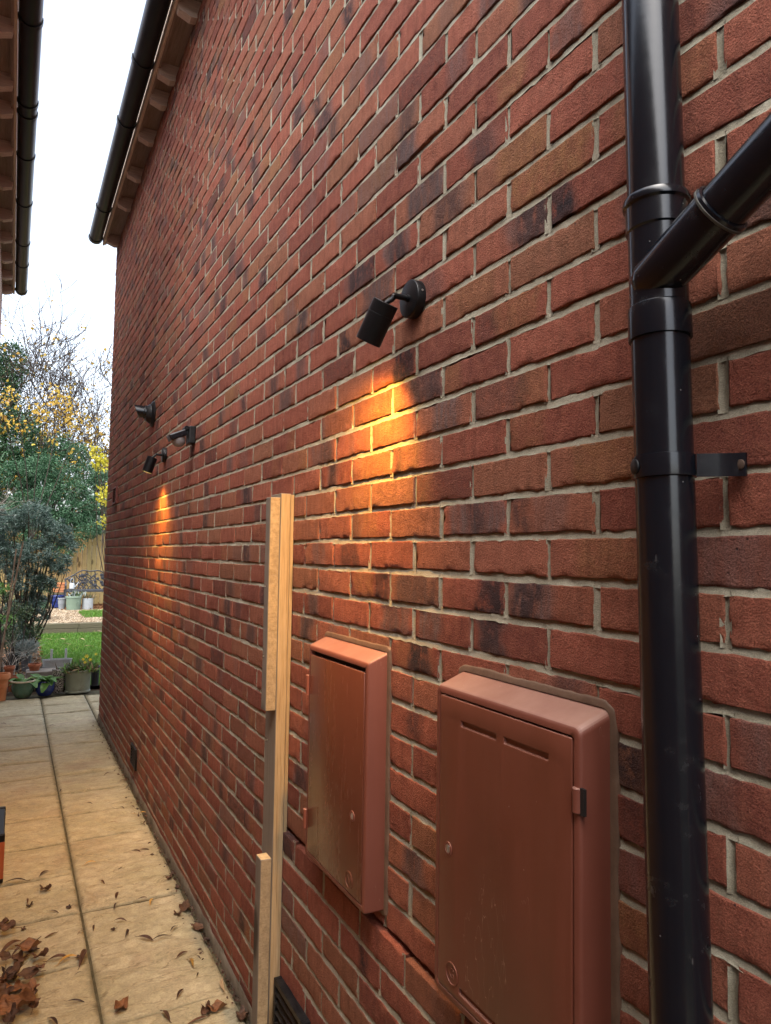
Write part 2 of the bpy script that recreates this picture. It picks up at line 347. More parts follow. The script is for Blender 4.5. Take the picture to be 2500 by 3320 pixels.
def bricks_for(y0, y1, z0, z1, special):
    out = []
    r = int(math.floor((ROW0 - z1) / CO)) - 1
    while zrow(r) > z0:
        zc = zrow(r)
        if zc + CO * .5 < z1 + .03 and zc - CO * .5 >= z0 - 1e-3:
            par = r % 2
            c = int(math.floor(-y1 / HB)) - 2
            while -c * HB > y0:
                if (c % 2) == par:
                    a, b = -(c + 2) * HB, -c * HB
                    a, b = max(a, y0), min(b, y1)
                    if b - a > .04: out.append((r, c, (a + b) / 2, zc, (b - a) / 2, special.get((r, c))))
                c += 1
        r += 1
    return out
def brick_wall(name, y0, y1, z0, z1, parent, special, plinth, lods, sx=1.0, x0=0.0, seed=3):
    """real bricks with a mortar bed behind; faces -x (sx=1) or +x (sx=-1)"""
    g = np.random.default_rng(seed)
    B = bricks_for(y0, y1, z0, z1, special)
    Vs, Fs, Ts, Ms = [], [], [], []; base = 0
    for (ya, yb, nu, nv) in lods:
        bs = [b for b in B if ya <= b[2] < yb]
        if not bs: continue
        N = len(bs)
        rr = np.array([b[0] for b in bs]); yc = np.array([b[2] for b in bs]); zc = np.array([b[3] for b in bs]); Lh = np.array([b[4] for b in bs]) - .0060; Hh = np.full(N, .0310)
        yc = yc + g.normal(0, .0012, N); zc = zc + g.normal(0, .0008, N); Lh = Lh + g.normal(0, .0010, N); Hh = Hh + g.normal(0, .0007, N)
        off = np.abs(g.normal(0, .0010, N)) + np.where((zc < .775) & (yc < .42), plinth, 0)
        ty, tz = g.normal(0, .008, N), g.normal(0, .020, N)
        u = np.concatenate(([-1, -.985, -.965], np.linspace(-.88, .88, nu - 4), [.965, .985, 1])); v = np.concatenate(([-1, -.955, -.90], np.linspace(-.62, .62, nv - 4), [.90, .955, 1])) if nv > 4 else np.array([-1, -.95, .95, 1])
        nu_, nv_ = len(u), len(v); U, Vv = np.meshgrid(u, v, indexing='ij')
        Y = yc[:, None, None] + U[None] * Lh[:, None, None]; Z = zc[:, None, None] + Vv[None] * Hh[:, None, None]
        sd = seed * 7
        bord = (np.abs(U) > .999) | (np.abs(Vv) > .999)
        low = (Vv < -.85); 
        ns = fbm(Y * 70, Z * 70, sd, 3) - .5; nl = fbm(Y * 16 + 9, Z * 30, sd + 5, 3) - .5; nb = fbm(Y * 130, Z * 130 + 40, sd + 9, 2) - .5; chip = sstep(.66, .78, fbm(Y * 40 + 5, Z * 40, sd + 13, 2))
        X = -off[:, None, None] + ty[:, None, None] * U[None] * Lh[:, None, None] * .6 + tz[:, None, None] * Vv[None] * .03 - ns * .0022 - nl * .0030
        X = X + np.where(bord, .0014, 0)[None] + np.where(low, .0007, 0)[None] * (1 + 3 * nb)
        Z = Z + np.where(bord & (np.abs(Vv) > .999), 1, 0)[None] * nb * np.where(Vv < 0, .0075, .0042)[None]
        edge2 = np.maximum(np.abs(U), np.abs(Vv)) > .93
        X = X + np.where(edge2, 1, 0)[None] * chip * .0030; Z = Z - np.where(np.abs(Vv) > .999, np.sign(Vv), 0)[None] * chip * .0030
        Y = Y + np.where(bord & (np.abs(U) > .999), 1, 0)[None] * nb * .0048
        # tones
        dark = np.zeros_like(Y); och = np.zeros_like(Y); grey = np.zeros_like(Y); rnd = g.random(N)
        f = (1 - U) / 2                                    # fraction from the left end as the photograph shows it
        wob = (fbm(Y * 22, Z * 22, sd + 3, 2) - .5) * .22
        def band(k, a, b, amt, kindb):
            e = .055
            m = sstep(a - e, a + e, f + wob[k]) * (1 - sstep(b - e, b + e, f + wob[k])) * amt
            if kindb == 'd': dark[k] = np.maximum(dark[k], m * (.75 + .5 * (fbm(Y[k] * 40, Z[k] * 40, sd + 8, 2) - .3)))
            elif kindb == 'o': och[k] = np.maximum(och[k], m)
            else: grey[k] = np.maximum(grey[k], m)
        for k, b in enumerate(bs):
            if b[5]:
                for (kb, a, c_, amt) in b[5]: band(k, a, c_, amt, kb)
            else:
                q = g.random()
                if q < .19:
                    a = g.uniform(-.1, .7); wd = g.uniform(.18, .5); band(k, a - .08, a + wd + .1, g.uniform(.4, .9), 'g'); band(k, a, a + wd, g.uniform(.35, .9), 'd')
                elif q < .31:
                    a = g.uniform(-.2, .7); band(k, a, a + g.uniform(.15, .6), g.uniform(.3, .75), 'g')
                elif q < .38: band(k, -.2, 1.2, g.uniform(.3, .7), 'g' if g.random() < .5 else 'd')
                if g.random() < .15: a = g.uniform(-.2, .8); band(k, a, a + g.uniform(.3, 1.0), g.uniform(.3, .8), 'o')
        V = np.stack([X, Y, Z], -1).reshape(N, -1, 3)
        T = np.stack([np.clip(dark, 0, 1), och, np.broadcast_to(rnd[:, None, None], Y.shape), grey], -1).reshape(N, -1, 4)
        ring = [i * nv_ for i in range(nu_)] + [(nu_ - 1) * nv_ + j for j in range(1, nv_)] + [i * nv_ + nv_ - 1 for i in range(nu_ - 2, -1, -1)] + [j for j in range(nv_ - 2, 0, -1)]
        ring = np.array(ring); K = len(ring)
        skV = V[:, ring].copy(); skV[..., 0] = .020; skT = T[:, ring]
        V = np.concatenate([V, skV], 1); T = np.concatenate([T, skT], 1); P = V.shape[1]
        fq = [(i * nv_ + j, i * nv_ + j + 1, (i + 1) * nv_ + j + 1, (i + 1) * nv_ + j) for i in range(nu_ - 1) for j in range(nv_ - 1)]
        n0 = nu_ * nv_
        fs = [(int(ring[k]), int(ring[(k + 1) % K]), n0 + (k + 1) % K, n0 + k) for k in range(K)]
        Fl = np.array(fq + fs)
        F = (Fl[None] + (np.arange(N) * P)[:, None, None] + base).reshape(-1, 4)
        Vs.append(V.reshape(-1, 3)); Ts.append(T.reshape(-1, 4)); Fs.append(F); Ms.append(np.zeros(len(F), int)); base += N * P
    # bed joints: weather-struck, set back under the course above and flush on the course below
    r0 = int(math.floor((ROW0 - z1) / CO)); r1 = int(math.ceil((ROW0 - z0) / CO))
    for (ya, yb, stp) in [(l[0], l[1], .012 if l[2] > 12 else .030) for l in lods]:
        ya, yb = max(ya, y0), min(yb, y1)
        if yb - ya < .01: continue
        ys = np.linspace(ya, yb, max(2, int((yb - ya) / stp)))
        for r in range(r0, r1 + 1):
            zt = zrow(r) + .0375 + .0084; zb = zrow(r) + .0375 - .0076
            if zt > z1 + .02 or zb < z0 - .02: continue
            open_j = (r == 12 and plinth > 0)
            prof = [(0.0, .0044), (.12, .0036), (.5, .0028), (.86, .0019), (1.0, .0006)]
            n = fbm(ys * 60, np.full_like(ys, r * 3.7), seed + 31, 3) - .5; n2 = fbm(ys * 9, np.full_like(ys, r * 5.1), seed + 37, 3) - .5
            po = np.where((zrow(r) < .775) & (ys < .42), plinth, 0) if not open_j else 0 * ys
            oj = sstep(.44, .36, ys) if False else (ys < .40) * 1.0
            rows = []
            for (tt, xx) in prof:
                z = zt + (zb - zt) * tt + n * (.0022 + .0045 * (tt > .8)) + n2 * .002
                if open_j and tt > .4: xx = xx + oj * .015
                rows.append(np.stack([xx - po + (fbm(ys * 90, np.full_like(ys, r + tt * 9), seed + 41, 2) - .5) * .0024 + n2 * .003, ys, z], -1))
            V = np.stack(rows, 1); m_ = V.shape[1]
            F = np.array([(i * m_ + j + 1, i * m_ + j, (i + 1) * m_ + j, (i + 1) * m_ + j + 1) for i in range(len(ys) - 1) for j in range(m_ - 1)]) + base
            F = F[:, ::-1] if False else F
            Vs.append(V.reshape(-1, 3)); Fs.append(F); Ts.append(np.zeros((V.size // 3, 4))); Ms.append(np.ones(len(F), int)); base += V.size // 3
    # perpends
    zz = np.linspace(-.036, .036, 7)
    for b in B:
        r, c, yc_, zc_ = b[0], b[1], b[2], b[3]
        y = -c * HB
        if not (y0 + .03 < y < y1 - .03): continue
        po = plinth if (zc_ < .775 and y < .42) else 0
        j = g.normal(0, .0014); wdt = .0086 + g.normal(0, .0006)
        rows = []
        for (tt, xx) in [(-1, .0004), (-.55, .0026), (0, .0036), (.55, .0026), (1, .0004)]:
            nn = fbm(zz * 90 + y * 50, zz * 0 + tt * 3 + r, seed + 51, 2) - .5
            rows.append(np.stack([xx - po + nn * .0022, y + j + tt * wdt + nn * .0030, zc_ + zz], -1))
        V = np.stack(rows, 1); m_ = 5
        F = np.array([(i * m_ + k, i * m_ + k + 1, (i + 1) * m_ + k + 1, (i + 1) * m_ + k) for i in range(6) for k in range(4)]) + base
        F = F[:, ::-1]
        Vs.append(V.reshape(-1, 3)); Fs.append(F); Ts.append(np.zeros((35, 4))); Ms.append(np.ones(len(F), int)); base += 35
    V = np.concatenate(Vs); F = np.concatenate(Fs); T = np.concatenate(Ts); M = np.concatenate(Ms)
    V[:, 0] = x0 + V[:, 0] * sx
    if sx < 0: F = F[:, ::-1]
    me = mesh_np(name, V, F, M, True)
    a = me.attributes.new('tone', 'FLOAT_COLOR', 'POINT'); a.data.foreach_set('color', T.astype(np.float32).ravel())
    me.set_sharp_from_angle(angle=R(42)); return link(name, me, [BRICK, MORTAR], parent)

EAVE = 4.615
house = thing('brick_house', 'long red brick house wall on the right side of the passage, with exposed rafter ends', 'house', (0, 0, 0))
YN, YF = -5.0, 5.575
wall = brick_wall('wall', YN, YF, -.012, EAVE + .06, house, SPECIAL, .013, [(-9, -1.95, 7, 5), (-1.95, .95, 20, 8), (.95, 2.6, 11, 6), (2.6, 9, 7, 5)])
core = MB(); core.box((.0225, YN, -.05), (.30, YF, EAVE + .12)); core.box((.0225, YN + .3, -.05), (5.0, YN + .302, EAVE + .1)); core.box((.30, YF - .3, -.05), (5.0, YF - .002, EAVE + .12)); core.box((4.7, YN + .302, -.05), (5.0, YF - .3, EAVE + .12))
core.build('rear_masonry', PLAINB, house)
ft = []
ys = np.linspace(YN, YF, 330); 
rows = []
for (xx, zz_) in [(-.003, .040), (-.006, .032), (-.007, .012), (-.008, -.06)]:
    n = fbm(ys * 12, ys * 0 + zz_ * 50, 77, 4) - .5; rows.append(np.stack([xx + n * .006, ys, zz_ + n * .012], -1))
V = np.stack(rows, 1); F = np.array([(i * 4 + j, (i + 1) * 4 + j, (i + 1) * 4 + j + 1, i * 4 + j + 1) for i in range(329) for j in range(3)])
link('cement_footing', mesh_np('cement_footing', V.reshape(-1, 3), F[:, ::-1], None, True), CEMENT, house)
def eaves(parent, sx, xw, ya, yb, rafters, ztop):
    """fascia, rafter tails, soffit boards and roof on one wall head; sx=-1: overhang towards -x"""
    f = MB(); z0 = 4.655
    X = lambda d: xw + sx * d
    lo, hi = sorted((X(.128), X(.110)))
    f.box((lo, ya, z0), (hi, yb, z0 + .15)); f.build('fascia_board', FASCIA, parent, .003, 1)
    s_ = MB(); lo, hi = sorted((X(.110), X(-.06)))
    rot = Matrix.Rotation(sx * R(30) * 1, 3, 'Y')
    s_.box((lo, ya + .001, z0 + .055), (hi, yb - .001, z0 + .068)); s_.build('soffit_board', SOFFIT, parent)
    st = MB(); lo, hi = sorted((X(.110), X(.094))); st.box((lo, ya + .002, z0 + .012), (hi, yb - .002, z0 + .0545)); st.build('soffit_batten', SOFFIT, parent)
    for y in rafters:
        r_ = MB(); w_ = .030
        P = [(.1095, z0 + .006), (.102, z0 - .026), (.035, z0 - .050), (-.02, z0 - .040), (-.02, z0 + .054), (.1095, z0 + .054)]
        V = [(X(d), y - w_, z) for d, z in P] + [(X(d), y + w_, z) for d, z in P]; n = len(P)
        F = [tuple(range(n)), tuple(range(2 * n - 1, n - 1, -1))] + [(k, k + n, (k + 1) % n + n, (k + 1) % n) for k in range(n)]
        r_.add(V, F); o = r_.build('rafter_tail', RAFTER, parent)
        bm = bmesh.new(); bm.from_mesh(o.data); bmesh.ops.recalc_face_normals(bm, faces=bm.faces); bm.to_mesh(o.data); bm.free()
    rf = MB(); n = 14
    for k in range(n):
        d0 = .155 - k * .30; zb = z0 + .16 + k * .30 * .62
        a, b = sorted((X(d0), X(d0 - .34)))
        V = [(X(d0), ya - .04, zb), (X(d0), yb + .06, zb), (X(d0 - .34), yb + .06, zb + .34 * .62), (X(d0 - .34), ya - .04, zb + .34 * .62)]
        V2 = [(p[0], p[1], p[2] + .022) for p in V]
        rf.add(V + V2, [(0, 1, 2, 3), (7, 6, 5, 4), (0, 4, 5, 1), (1, 5, 6, 2), (2, 6, 7, 3), (3, 7, 4, 0)])
    rf.build('roof', TILE, parent)
eaves(house, -1, 0.0, YN, YF + .05, [-4.9, -4.3, -3.7, -3.1, -2.5, -1.9, -1.3, -.7, -.1, .35, .92, 1.5, 2.09, 2.70, 2.99, 3.48, 4.07, 4.63, 5.47], EAVE)

LX = -1.03; LY0, LY1 = 1.85, 7.58
neigh = thing('neighbour_house', 'neighbouring pinkish house at the left edge, seen only by its eaves above the passage', 'house', (0, 0, 0))
RENDER = m_var('pinkish_render', (.40, .275, .22), (.50, .355, .29), .92, 2.2, .004, 130, .15, 0, (.30, .22, .17), 1.6)
m = MB(); m.box((LX - .30, LY0, -.05), (LX, LY1, EAVE + .12)); m.build('wall', RENDER, neigh)
c2 = MB(); c2.box((LX - 3.0, LY0 + .3, -.05), (LX - .30, LY0 + .302, EAVE + .1)); c2.build('rear_masonry', PLAINB, neigh); c2 = MB(); c2.box((LX - 3.0, LY1 - .302, -.05), (LX - .30, LY1 - .3, EAVE + .1))
c2.build('rear_masonry', PLAINB, neigh)
eaves(neigh, 1, LX, LY0, LY1 + .04, [1.95, 2.2, 2.75, 3.30, 3.63, 4.17, 4.75, 5.40, 5.92, 6.47, 7.0, 7.5], EAVE)

gw = thing('light_shaping_wall', 'added rendered side wall out of view beside the camera, sized for the light on the bricks', 'wall', (0, 0, 0))
GH = 3.0  # added unseen wall: height lets sky light in, keeps pipe reflections dark
m = MB(); m.box((LX - .22, -3.1, -.05), (LX - .004, LY0 - .004, GH + .011)); m.build('masonry', RENDER, gw)
m = MB(); m.box((LX - .25, -3.13, GH + .012), (LX + .03, LY0 - .004, GH + .06)); m.build('coping', CEMENT, gw, .006, 1)
def gutter(label, sx, xf, ya, yb, unions, stop):
    """half-round gutter: trough, unions, stop end. xf: fascia face, sx: side it hangs on"""
    t = thing('gutter', label, 'gutter', (xf + sx * .066, yb, 4.725), 0)
    def half(r0, r1, y0, y1, nm, mat, lip=.0):
        m = MB(); n = 14; V = []
        for y in (y0, y1):
            for r in (r0, r1):
                for k in range(n + 1):
                    a = math.pi + math.pi * k / n; V.append((r * math.cos(a), y, r * math.sin(a) * 1.0))
        q = n + 1; F = []
        for k in range(n):
            F += [(k, k + 1, 2 * q + k + 1, 2 * q + k), (q + k + 1, q + k, 3 * q + k, 3 * q + k + 1)]
            F += [(k + 1, k, q + k, q + k + 1), (2 * q + k, 2 * q + k + 1, 3 * q + k + 1, 3 * q + k)]
        F += [(0, 2 * q, 3 * q, q), (n, q + n, 3 * q + n, 2 * q + n)]
        m.add(V, F, 0, True)
        o = m.build(nm, mat, t)
        bm = bmesh.new(); bm.from_mesh(o.data); bmesh.ops.recalc_face_normals(bm, faces=bm.faces); bm.to_mesh(o.data); bm.free()
        o.data.set_sharp_from_angle(angle=R(40)); return o
    L = yb - ya
    half(.0625, .0595, -L, 0, 'trough', GUT)
    for y in unions:
        half(.0685, .0627, y - yb - .018, y - yb + .018, 'union_bracket', GUT)
        m = MB(); m.box((sx * .0625 - .005, y - yb - .012, -.004), (sx * .0625 + .005, y - yb + .012, .016)); m.build('clip', GUT, t, .002, 1)
    half(.068, .0627, -.05, .004, 'stop_end', GUT)
    m = MB(); n = 14; V = [(.066 * math.cos(math.pi + math.pi * k / n), .0045, .066 * math.sin(math.pi + math.pi * k / n)) for k in range(n + 1)]
    m.add(V + [(p[0], .010, p[2]) for p in V], [tuple(range(n, -1, -1)), tuple(range(n + 1, 2 * n + 2))] + [(k, k + 1, n + 2 + k, n + 1 + k) for k in range(n)] + [(n, 0, n + 1, 2 * n + 1)])
    m.build('end_cap', GUT, t)
    return t
gutter('black half-round gutter along the eaves of the right-hand house, ending at its far corner', -1, -.1290, YN, 5.63, [-1.5, 0.2, 1.4, 2.73, 3.452, 4.907], True)
gutter('black half-round gutter of the left-hand house, nearly vertical in the picture above the passage', 1, LX + .1290, LY0, 7.62, [2.0, 2.68, 3.55, 3.69, 4.30, 5.16, 6.09, 6.70], True)

# ------------------------------------------------------------------ ground, paving
def sheet(name, x0, x1, y0, y1, z, mat, st='structure', nx=2, ny=2, rough=0, seed=1):
    xs, ys = np.linspace(x0, x1, nx), np.linspace(y0, y1, ny); X, Y = np.meshgrid(xs, ys, indexing='ij')
    Z = z + (fbm(X * 3, Y * 3, seed, 4) - .5) * rough
    V = np.stack([X, Y, Z], -1).reshape(-1, 3); F = np.array([(i * ny + j, (i + 1) * ny + j, (i + 1) * ny + j + 1, i * ny + j + 1) for i in range(nx - 1) for j in range(ny - 1)])
    return kind(link(name, mesh_np(name, V, F, None, True), mat), st)
sheet('ground', -250, 250, -250, 350, -.09, SOIL)
def paving():
    Vs, Fs, Ts = [], [], []; base = 0
    XL, XJ, XR = -1.05, -.460, -.016
    lj = [1.69 + .432 * k for k in range(-11, 14)]
    lj = [y for y in lj if y < 7.2] 
    rj = [y for k, y in enumerate(lj)]
    slabs = []
    for a, b in zip(lj[:-1], lj[1:]): slabs.append((XL, XJ, a, b))
    skip = {2, 5, 8, 12, 15, 17, 20}
    k = 0; i = 0
    while i < len(lj) - 1:
        j = i + (2 if i in (1, 4, 9, 11, 16, 19) else 1); j = min(j, len(lj) - 1)
        slabs.append((XJ, XR, lj[i], lj[j])); i = j
    for a, b in zip(lj[:-1], lj[1:]):                      # the terrace round the far corner
        if a > 5.5: slabs.append((XR + .003, .46, max(a, 5.60), b)); slabs.append((.46, .92, max(a, 5.60), b)); slabs.append((.92, 1.8, max(a, 5.60), b))
    for n_, (xa, xb, ya, yb) in enumerate(slabs):
        near = ya < 3.2; st = .0105 if near else .022
        g = .0022
        xa, xb, ya, yb = xa + g, xb - g, ya + g, yb - g
        nx = max(6, int((xb - xa) / st)); ny = max(6, int((yb - ya) / st))
        xs = np.concatenate(([xa], np.linspace(xa + .004, xb - .004, nx), [xb])); ys = np.concatenate(([ya], np.linspace(ya + .004, yb - .004, ny), [yb]))
        X, Y = np.meshgrid(xs, ys, indexing='ij'); ox, oy = n_ * 3.1, n_ * 7.7
        q = fbm((X + .16 * Y) * 3.2 + ox, (Y - .24 * X) * 8.0 + oy, 5, 5)
        ter = q * 7; stp = np.floor(ter) + sstep(.72, 1.0, ter - np.floor(ter))
        H = stp / 7 * .020 + q * .004 + (fbm(X * 45, Y * 45, 6, 3) - .5) * .0016
        d = np.minimum(np.minimum(X - xa, xb - X), np.minimum(Y - ya, yb - Y)); dx = np.minimum(X - xa, xb - X)
        wob = (fbm(X * 30 + ox, Y * 30, 8, 2) - .5)
        Z = -.018 + H * sstep(-.02, .03, d) - (1 - sstep(0, .007, d)) * .004
        Z = np.where(d < 1e-6, Z - .010, Z) + random.uniform(-.0012, .0012)
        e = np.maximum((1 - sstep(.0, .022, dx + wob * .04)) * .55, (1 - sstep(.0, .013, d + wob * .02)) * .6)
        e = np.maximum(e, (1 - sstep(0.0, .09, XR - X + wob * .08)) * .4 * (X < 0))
        V = np.stack([X + np.where(d < 1e-6, wob * .003, 0), Y + np.where(d < 1e-6, wob * .003, 0), Z], -1).reshape(-1, 3)
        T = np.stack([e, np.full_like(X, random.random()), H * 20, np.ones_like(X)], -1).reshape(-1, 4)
        m_ = len(ys); F = np.array([(i * m_ + j, (i + 1) * m_ + j, (i + 1) * m_ + j + 1, i * m_ + j + 1) for i in range(len(xs) - 1) for j in range(m_ - 1)]) + base
        Vs.append(V); Ts.append(T); Fs.append(F); base += len(V)
    V, F, T = np.concatenate(Vs), np.concatenate(Fs), np.concatenate(Ts)
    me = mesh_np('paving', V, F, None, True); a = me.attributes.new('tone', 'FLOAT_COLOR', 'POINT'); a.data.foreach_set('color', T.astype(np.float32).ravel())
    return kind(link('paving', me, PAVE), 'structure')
paving()
JOINT = m_var('joint_moss', (.055, .050, .030), (.11, .098, .062), .95, 30, .004, 120, .1)
sheet('paving_joints', -1.06, 1.82, -3.2, 7.15, -.020, JOINT, 'structure', 60, 200, .006)

# ------------------------------------------------------------------ fixtures on the wall
def Mrot(origin, zdir, xhint=(0, 1, 0)):
    z = Vector(zdir).normalized(); x = Vector(xhint); x = (x - z * x.dot(z)).normalized(); y = z.cross(x)
    return Matrix(((x.x, y.x, z.x, origin[0]), (x.y, y.y, z.y, origin[1]), (x.z, y.z, z.z, origin[2]), (0, 0, 0, 1)))
def emis(name, c, s):
    t = NT(name); t.fin((.8, .7, .5), .3); t.b.inputs['Emission Color'].default_value = (*c, 1); t.b.inputs['Emission Strength'].default_value = s; return t.m
GLOW = emis('lit_lamp_glass', (1, .66, .18), 30)
def wall_lamp(label, y, z, swing, out, power, arm=.062):
    t = thing('wall_spotlight', label, 'wall light', (0, y, z), 0, 'black cylinder spotlights on the brick wall')
    MX = Mrot((-.001, 0, 0), (-1, 0, 0))
    m = MB(); m.lathe([(0, 0), (.0432, 0), (.0432, .0195), (.0424, .0212), (.041, .022), (0, .022)], 48, MX); pl = m.build('back_plate', BLKM, t)
    m = MB(); m.tube([(-.011, -.0425, .008), (-.011, -.0440, .0083)], .0026, 10); m.build('grub_screw', STEEL, pl)
    m = MB(); m.tube([(-.011, .0425, -.008), (-.011, .0440, -.0083)], .0026, 10); m.build('grub_screw', STEEL, pl)
    m = MB(); m.tube([(-.0225, 0, 0), (-.029, 0, 0)], .0085, 18); m.tube([(-.0292, 0, 0), (-arm, 0, 0)], .0068, 18); m.build('arm', BLKM, t)
    m = MB(); m.tube([(-arm - .0003, 0, 0), (-arm - .0015, 0, 0)], .0042, 12); m.build('pivot_screw', STEEL, t)
    d = Vector((-math.sin(out) * math.cos(swing), math.sin(swing), -math.cos(swing) * math.cos(out)))
    p0 = Vector((-arm + .007, 0, 0)); top = Vector((-arm - .010, 0, 0)) + d * .019
    m = MB(); m.tube([p0 + Vector((-.002, 0, 0)), p0 + Vector((-.006, 0, 0)) + d * .010, top + d * .002], [.0062, .006, .0055], 14); m.build('knuckle', BLKM, t)
    H, r = .096, .0300
    M = Mrot(top, d)
    m = MB(); m.lathe([(0, 0), (r - .001, 0), (r, .001), (r, .0270), (r - .0007, .0276), (r - .0007, .0284), (r, .0290), (r, H), (r - .0018, H), (r - .0018, H - .010), (.002, H - .010)], 48, M)
    hd = m.build('lamp_head', BLKM, t)
    m = MB(); m.lathe([(0, H - .0085), (r - .0035, H - .0085), (r - .0035, H - .0065), (0, H - .006)], 32, M); m.build('lit_lens', GLOW, hd)
    L = bpy.data.lights.new('lamp_beam', 'SPOT'); L.energy = power; L.color = (1.0, .47, .055); L.spot_size = R(138); L.spot_blend = 1.0; L.shadow_soft_size = .016
    lo = bpy.data.objects.new('lamp_beam', L); col.objects.link(lo); lo.parent = hd
    lo.location = top + d * (H - .003); lo.rotation_euler = (-d).to_track_quat('Z', 'Y').to_euler()
    return t
wall_lamp('near black cylinder spotlight on a round back plate, lighting the bricks right below it', -.447, 2.191, R(29), R(14), LAMP_W)
wall_lamp('far small black cylinder spotlight with its lit lens showing, below the two other black fittings', 2.570, 2.190, R(6), R(17), LAMP_W * 1.3)

# motion sensor
t = thing('motion_sensor', 'small black motion sensor with a clear hanging lens, right of the far spotlight', 'motion sensor', (0, 1.815, 2.20))
m = MB(); m.box((-.034, -.040, -.045), (-.0005, .040, .045)); m.build('base', BLKP, t, .006, 2)
m = MB(); m.box((-.0365, -.028, -.012), (-.0342, .028, .030)); m.build('front_cover', BLKM, t, .002, 1)
m = MB(); m.tube([(-.044, -.030, .034), (-.044, .030, .034)], .011, 16); m.build('hinge', BLKM, t)
rot = Matrix.Rotation(R(-24), 3, 'Y')
m = MB(); m.box((-.138, -.040, -.004), (-.048, .040, .028), 0, rot, (-.048, 0, .02)); m.build('sensor_head', UPVC, t, .006, 2)
CLEAR = m_var('clear_lens', (.20, .19, .19), (.26, .25, .25), .16, 30, .0008, 200, .5)
MD = Matrix.Translation(Vector((-.086, 0, -.013))) @ Matrix.Rotation(R(-24), 4, 'Y') @ Matrix.Scale(-1, 4, (0, 0, 1))
m = MB(); m.lathe([(.036, .0), (.036, .014), (.033, .030), (.025, .044), (.013, .051), (0, .053)], 24, MD); o = m.build('lens_dome', CLEAR, t)
bm = bmesh.new(); bm.from_mesh(o.data); bmesh.ops.recalc_face_normals(bm, faces=bm.faces); bm.to_mesh(o.data); bm.free()

# flue terminal: flared boot with a slanted pipe end
t = thing('flue_terminal', 'black flared boot with a short slant-cut pipe, highest fitting on the far wall', 'flue', (0, 3.06, 2.525))
MX = Mrot((-.0005, 0, 0), (-1, 0, 0))
m = MB(); m.lathe([(0, 0), (.086, 0), (.088, .004), (.084, .010), (.072, .018), (.064, .022), (.062, .030), (.056, .036), (.052, .046), (.046, .052), (0, .053)], 40, MX); m.build('flared_boot', BLKP, t)
ax = Vector((-.98, .16, .10)).normalized(); p0 = Vector((-.030, 0, .006))
M = Mrot(p0, ax); n = 28; m = MB(); V = []
for r_, L0 in ((.040, 0), (.040, 1), (.036, 1), (.036, .3)):
    for k in range(n):
        a = 2 * math.pi * k / n; p = Vector((r_ * math.cos(a), r_ * math.sin(a), 0)); q = M @ p
        Lp = (.080 + (q.z - p0.z) * .55) * L0 if L0 else 0.0
        V.append(q + ax * Lp)
m.add(V, [(i * n + k, i * n + (k + 1) % n, (i + 1) * n + (k + 1) % n, (i + 1) * n + k) for i in range(3) for k in range(n)], 0, True); m.build('pipe_end', UPVC, t)
m = MB(); m.lathe([(.0405, .024), (.0455, .024), (.0455, .031), (.0405, .031)], 28, M); m.build('clamp_ring', BLKP, t)

# vents
t = thing('air_vent', 'red-brown louvred air vent high near the far corner of the wall', 'air vent', (0, 4.88, 2.10))
REDV = m_var('red_plastic_vent', (.13, .035, .025), (.165, .045, .030), .6, 10)
m = MB(); m.box((-.018, -.115, -.075), (.0005, -.100, .075)); m.box((-.018, .100, -.075), (.0005, .115, .075)); m.box((-.018, -.0995, .062), (.0005, .0995, .075)); m.box((-.018, -.0995, -.075), (.0005, .0995, -.062)); m.build('vent_frame', REDV, t, .002, 1)
m = MB(); m.box((-.003, -.099, -.0615), (.0004, .099, .0615)); m.build('vent_back', GAPBLK, t)
m = MB()
for k in range(8): m.box((-.016, -.0992, -.057 + k * .0152), (-.004, .0992, -.0525 + k * .0152), 0, Matrix.Rotation(R(-30), 3, 'Y'))
m.build('louvres', REDV, t)
t = thing('air_vent', 'black framed low air brick a few courses above the far paving', 'air vent', (0, 3.345, .203))
m = MB(); a_, b_ = .112, .070
m.box((-.012, -a_, b_ - .013), (.0005, a_, b_)); m.box((-.012, -a_, -b_), (.0005, a_, -b_ + .013)); m.box((-.012, -a_, -b_ + .0132), (.0005, -a_ + .014, b_ - .0132)); m.box((-.012, a_ - .014, -b_ + .0132), (.0005, a_, b_ - .0132))
m.build('vent_frame', BLKP, t, .002, 1)
m = MB(); m.box((-.004, -a_ + .0145, -b_ + .0135), (.0004, a_ - .0145, b_ - .0135)); m.build('vent_face', m_var('vent_mesh', (.035, .018, .014), (.07, .035, .025), .8, 60, .003, 90), t)
m = MB()
for k in range(5): m.box((-.009, -a_ + .0143, -.042 + k * .020), (-.0045, a_ - .0143, -.038 + k * .020))
m.build('louvres', BLKP, t)
t = thing('air_vent', 'dusty black slatted vent cowl at the foot of the wall beside the timber post', 'air vent', (0, .185, .185))
m = MB(); z0, z1, ya, yb = -.15, .125, -.118, .125
m.box((-.0385, ya, z0), (-.0135, ya + .014, z1)); m.box((-.0385, yb - .014, z0), (-.0135, yb, z1)); m.box((-.0385, ya + .0142, z1 - .016), (-.0135, yb - .0142, z1)); m.box((-.016, ya + .0142, z0), (-.0132, yb - .0142, z1 - .0165)); m.build('cowl_frame', BLKP, t, .003, 2)
for k in range(9):
    m = MB(); zc = z1 - .034 - k * .028; m.box((-.040, ya + .0145, zc - .0035), (-.0165, yb - .0145, zc + .0035), 0, Matrix.Rotation(R(-38), 3, 'Y')); m.build('slat', BLKP, t, .001, 1)

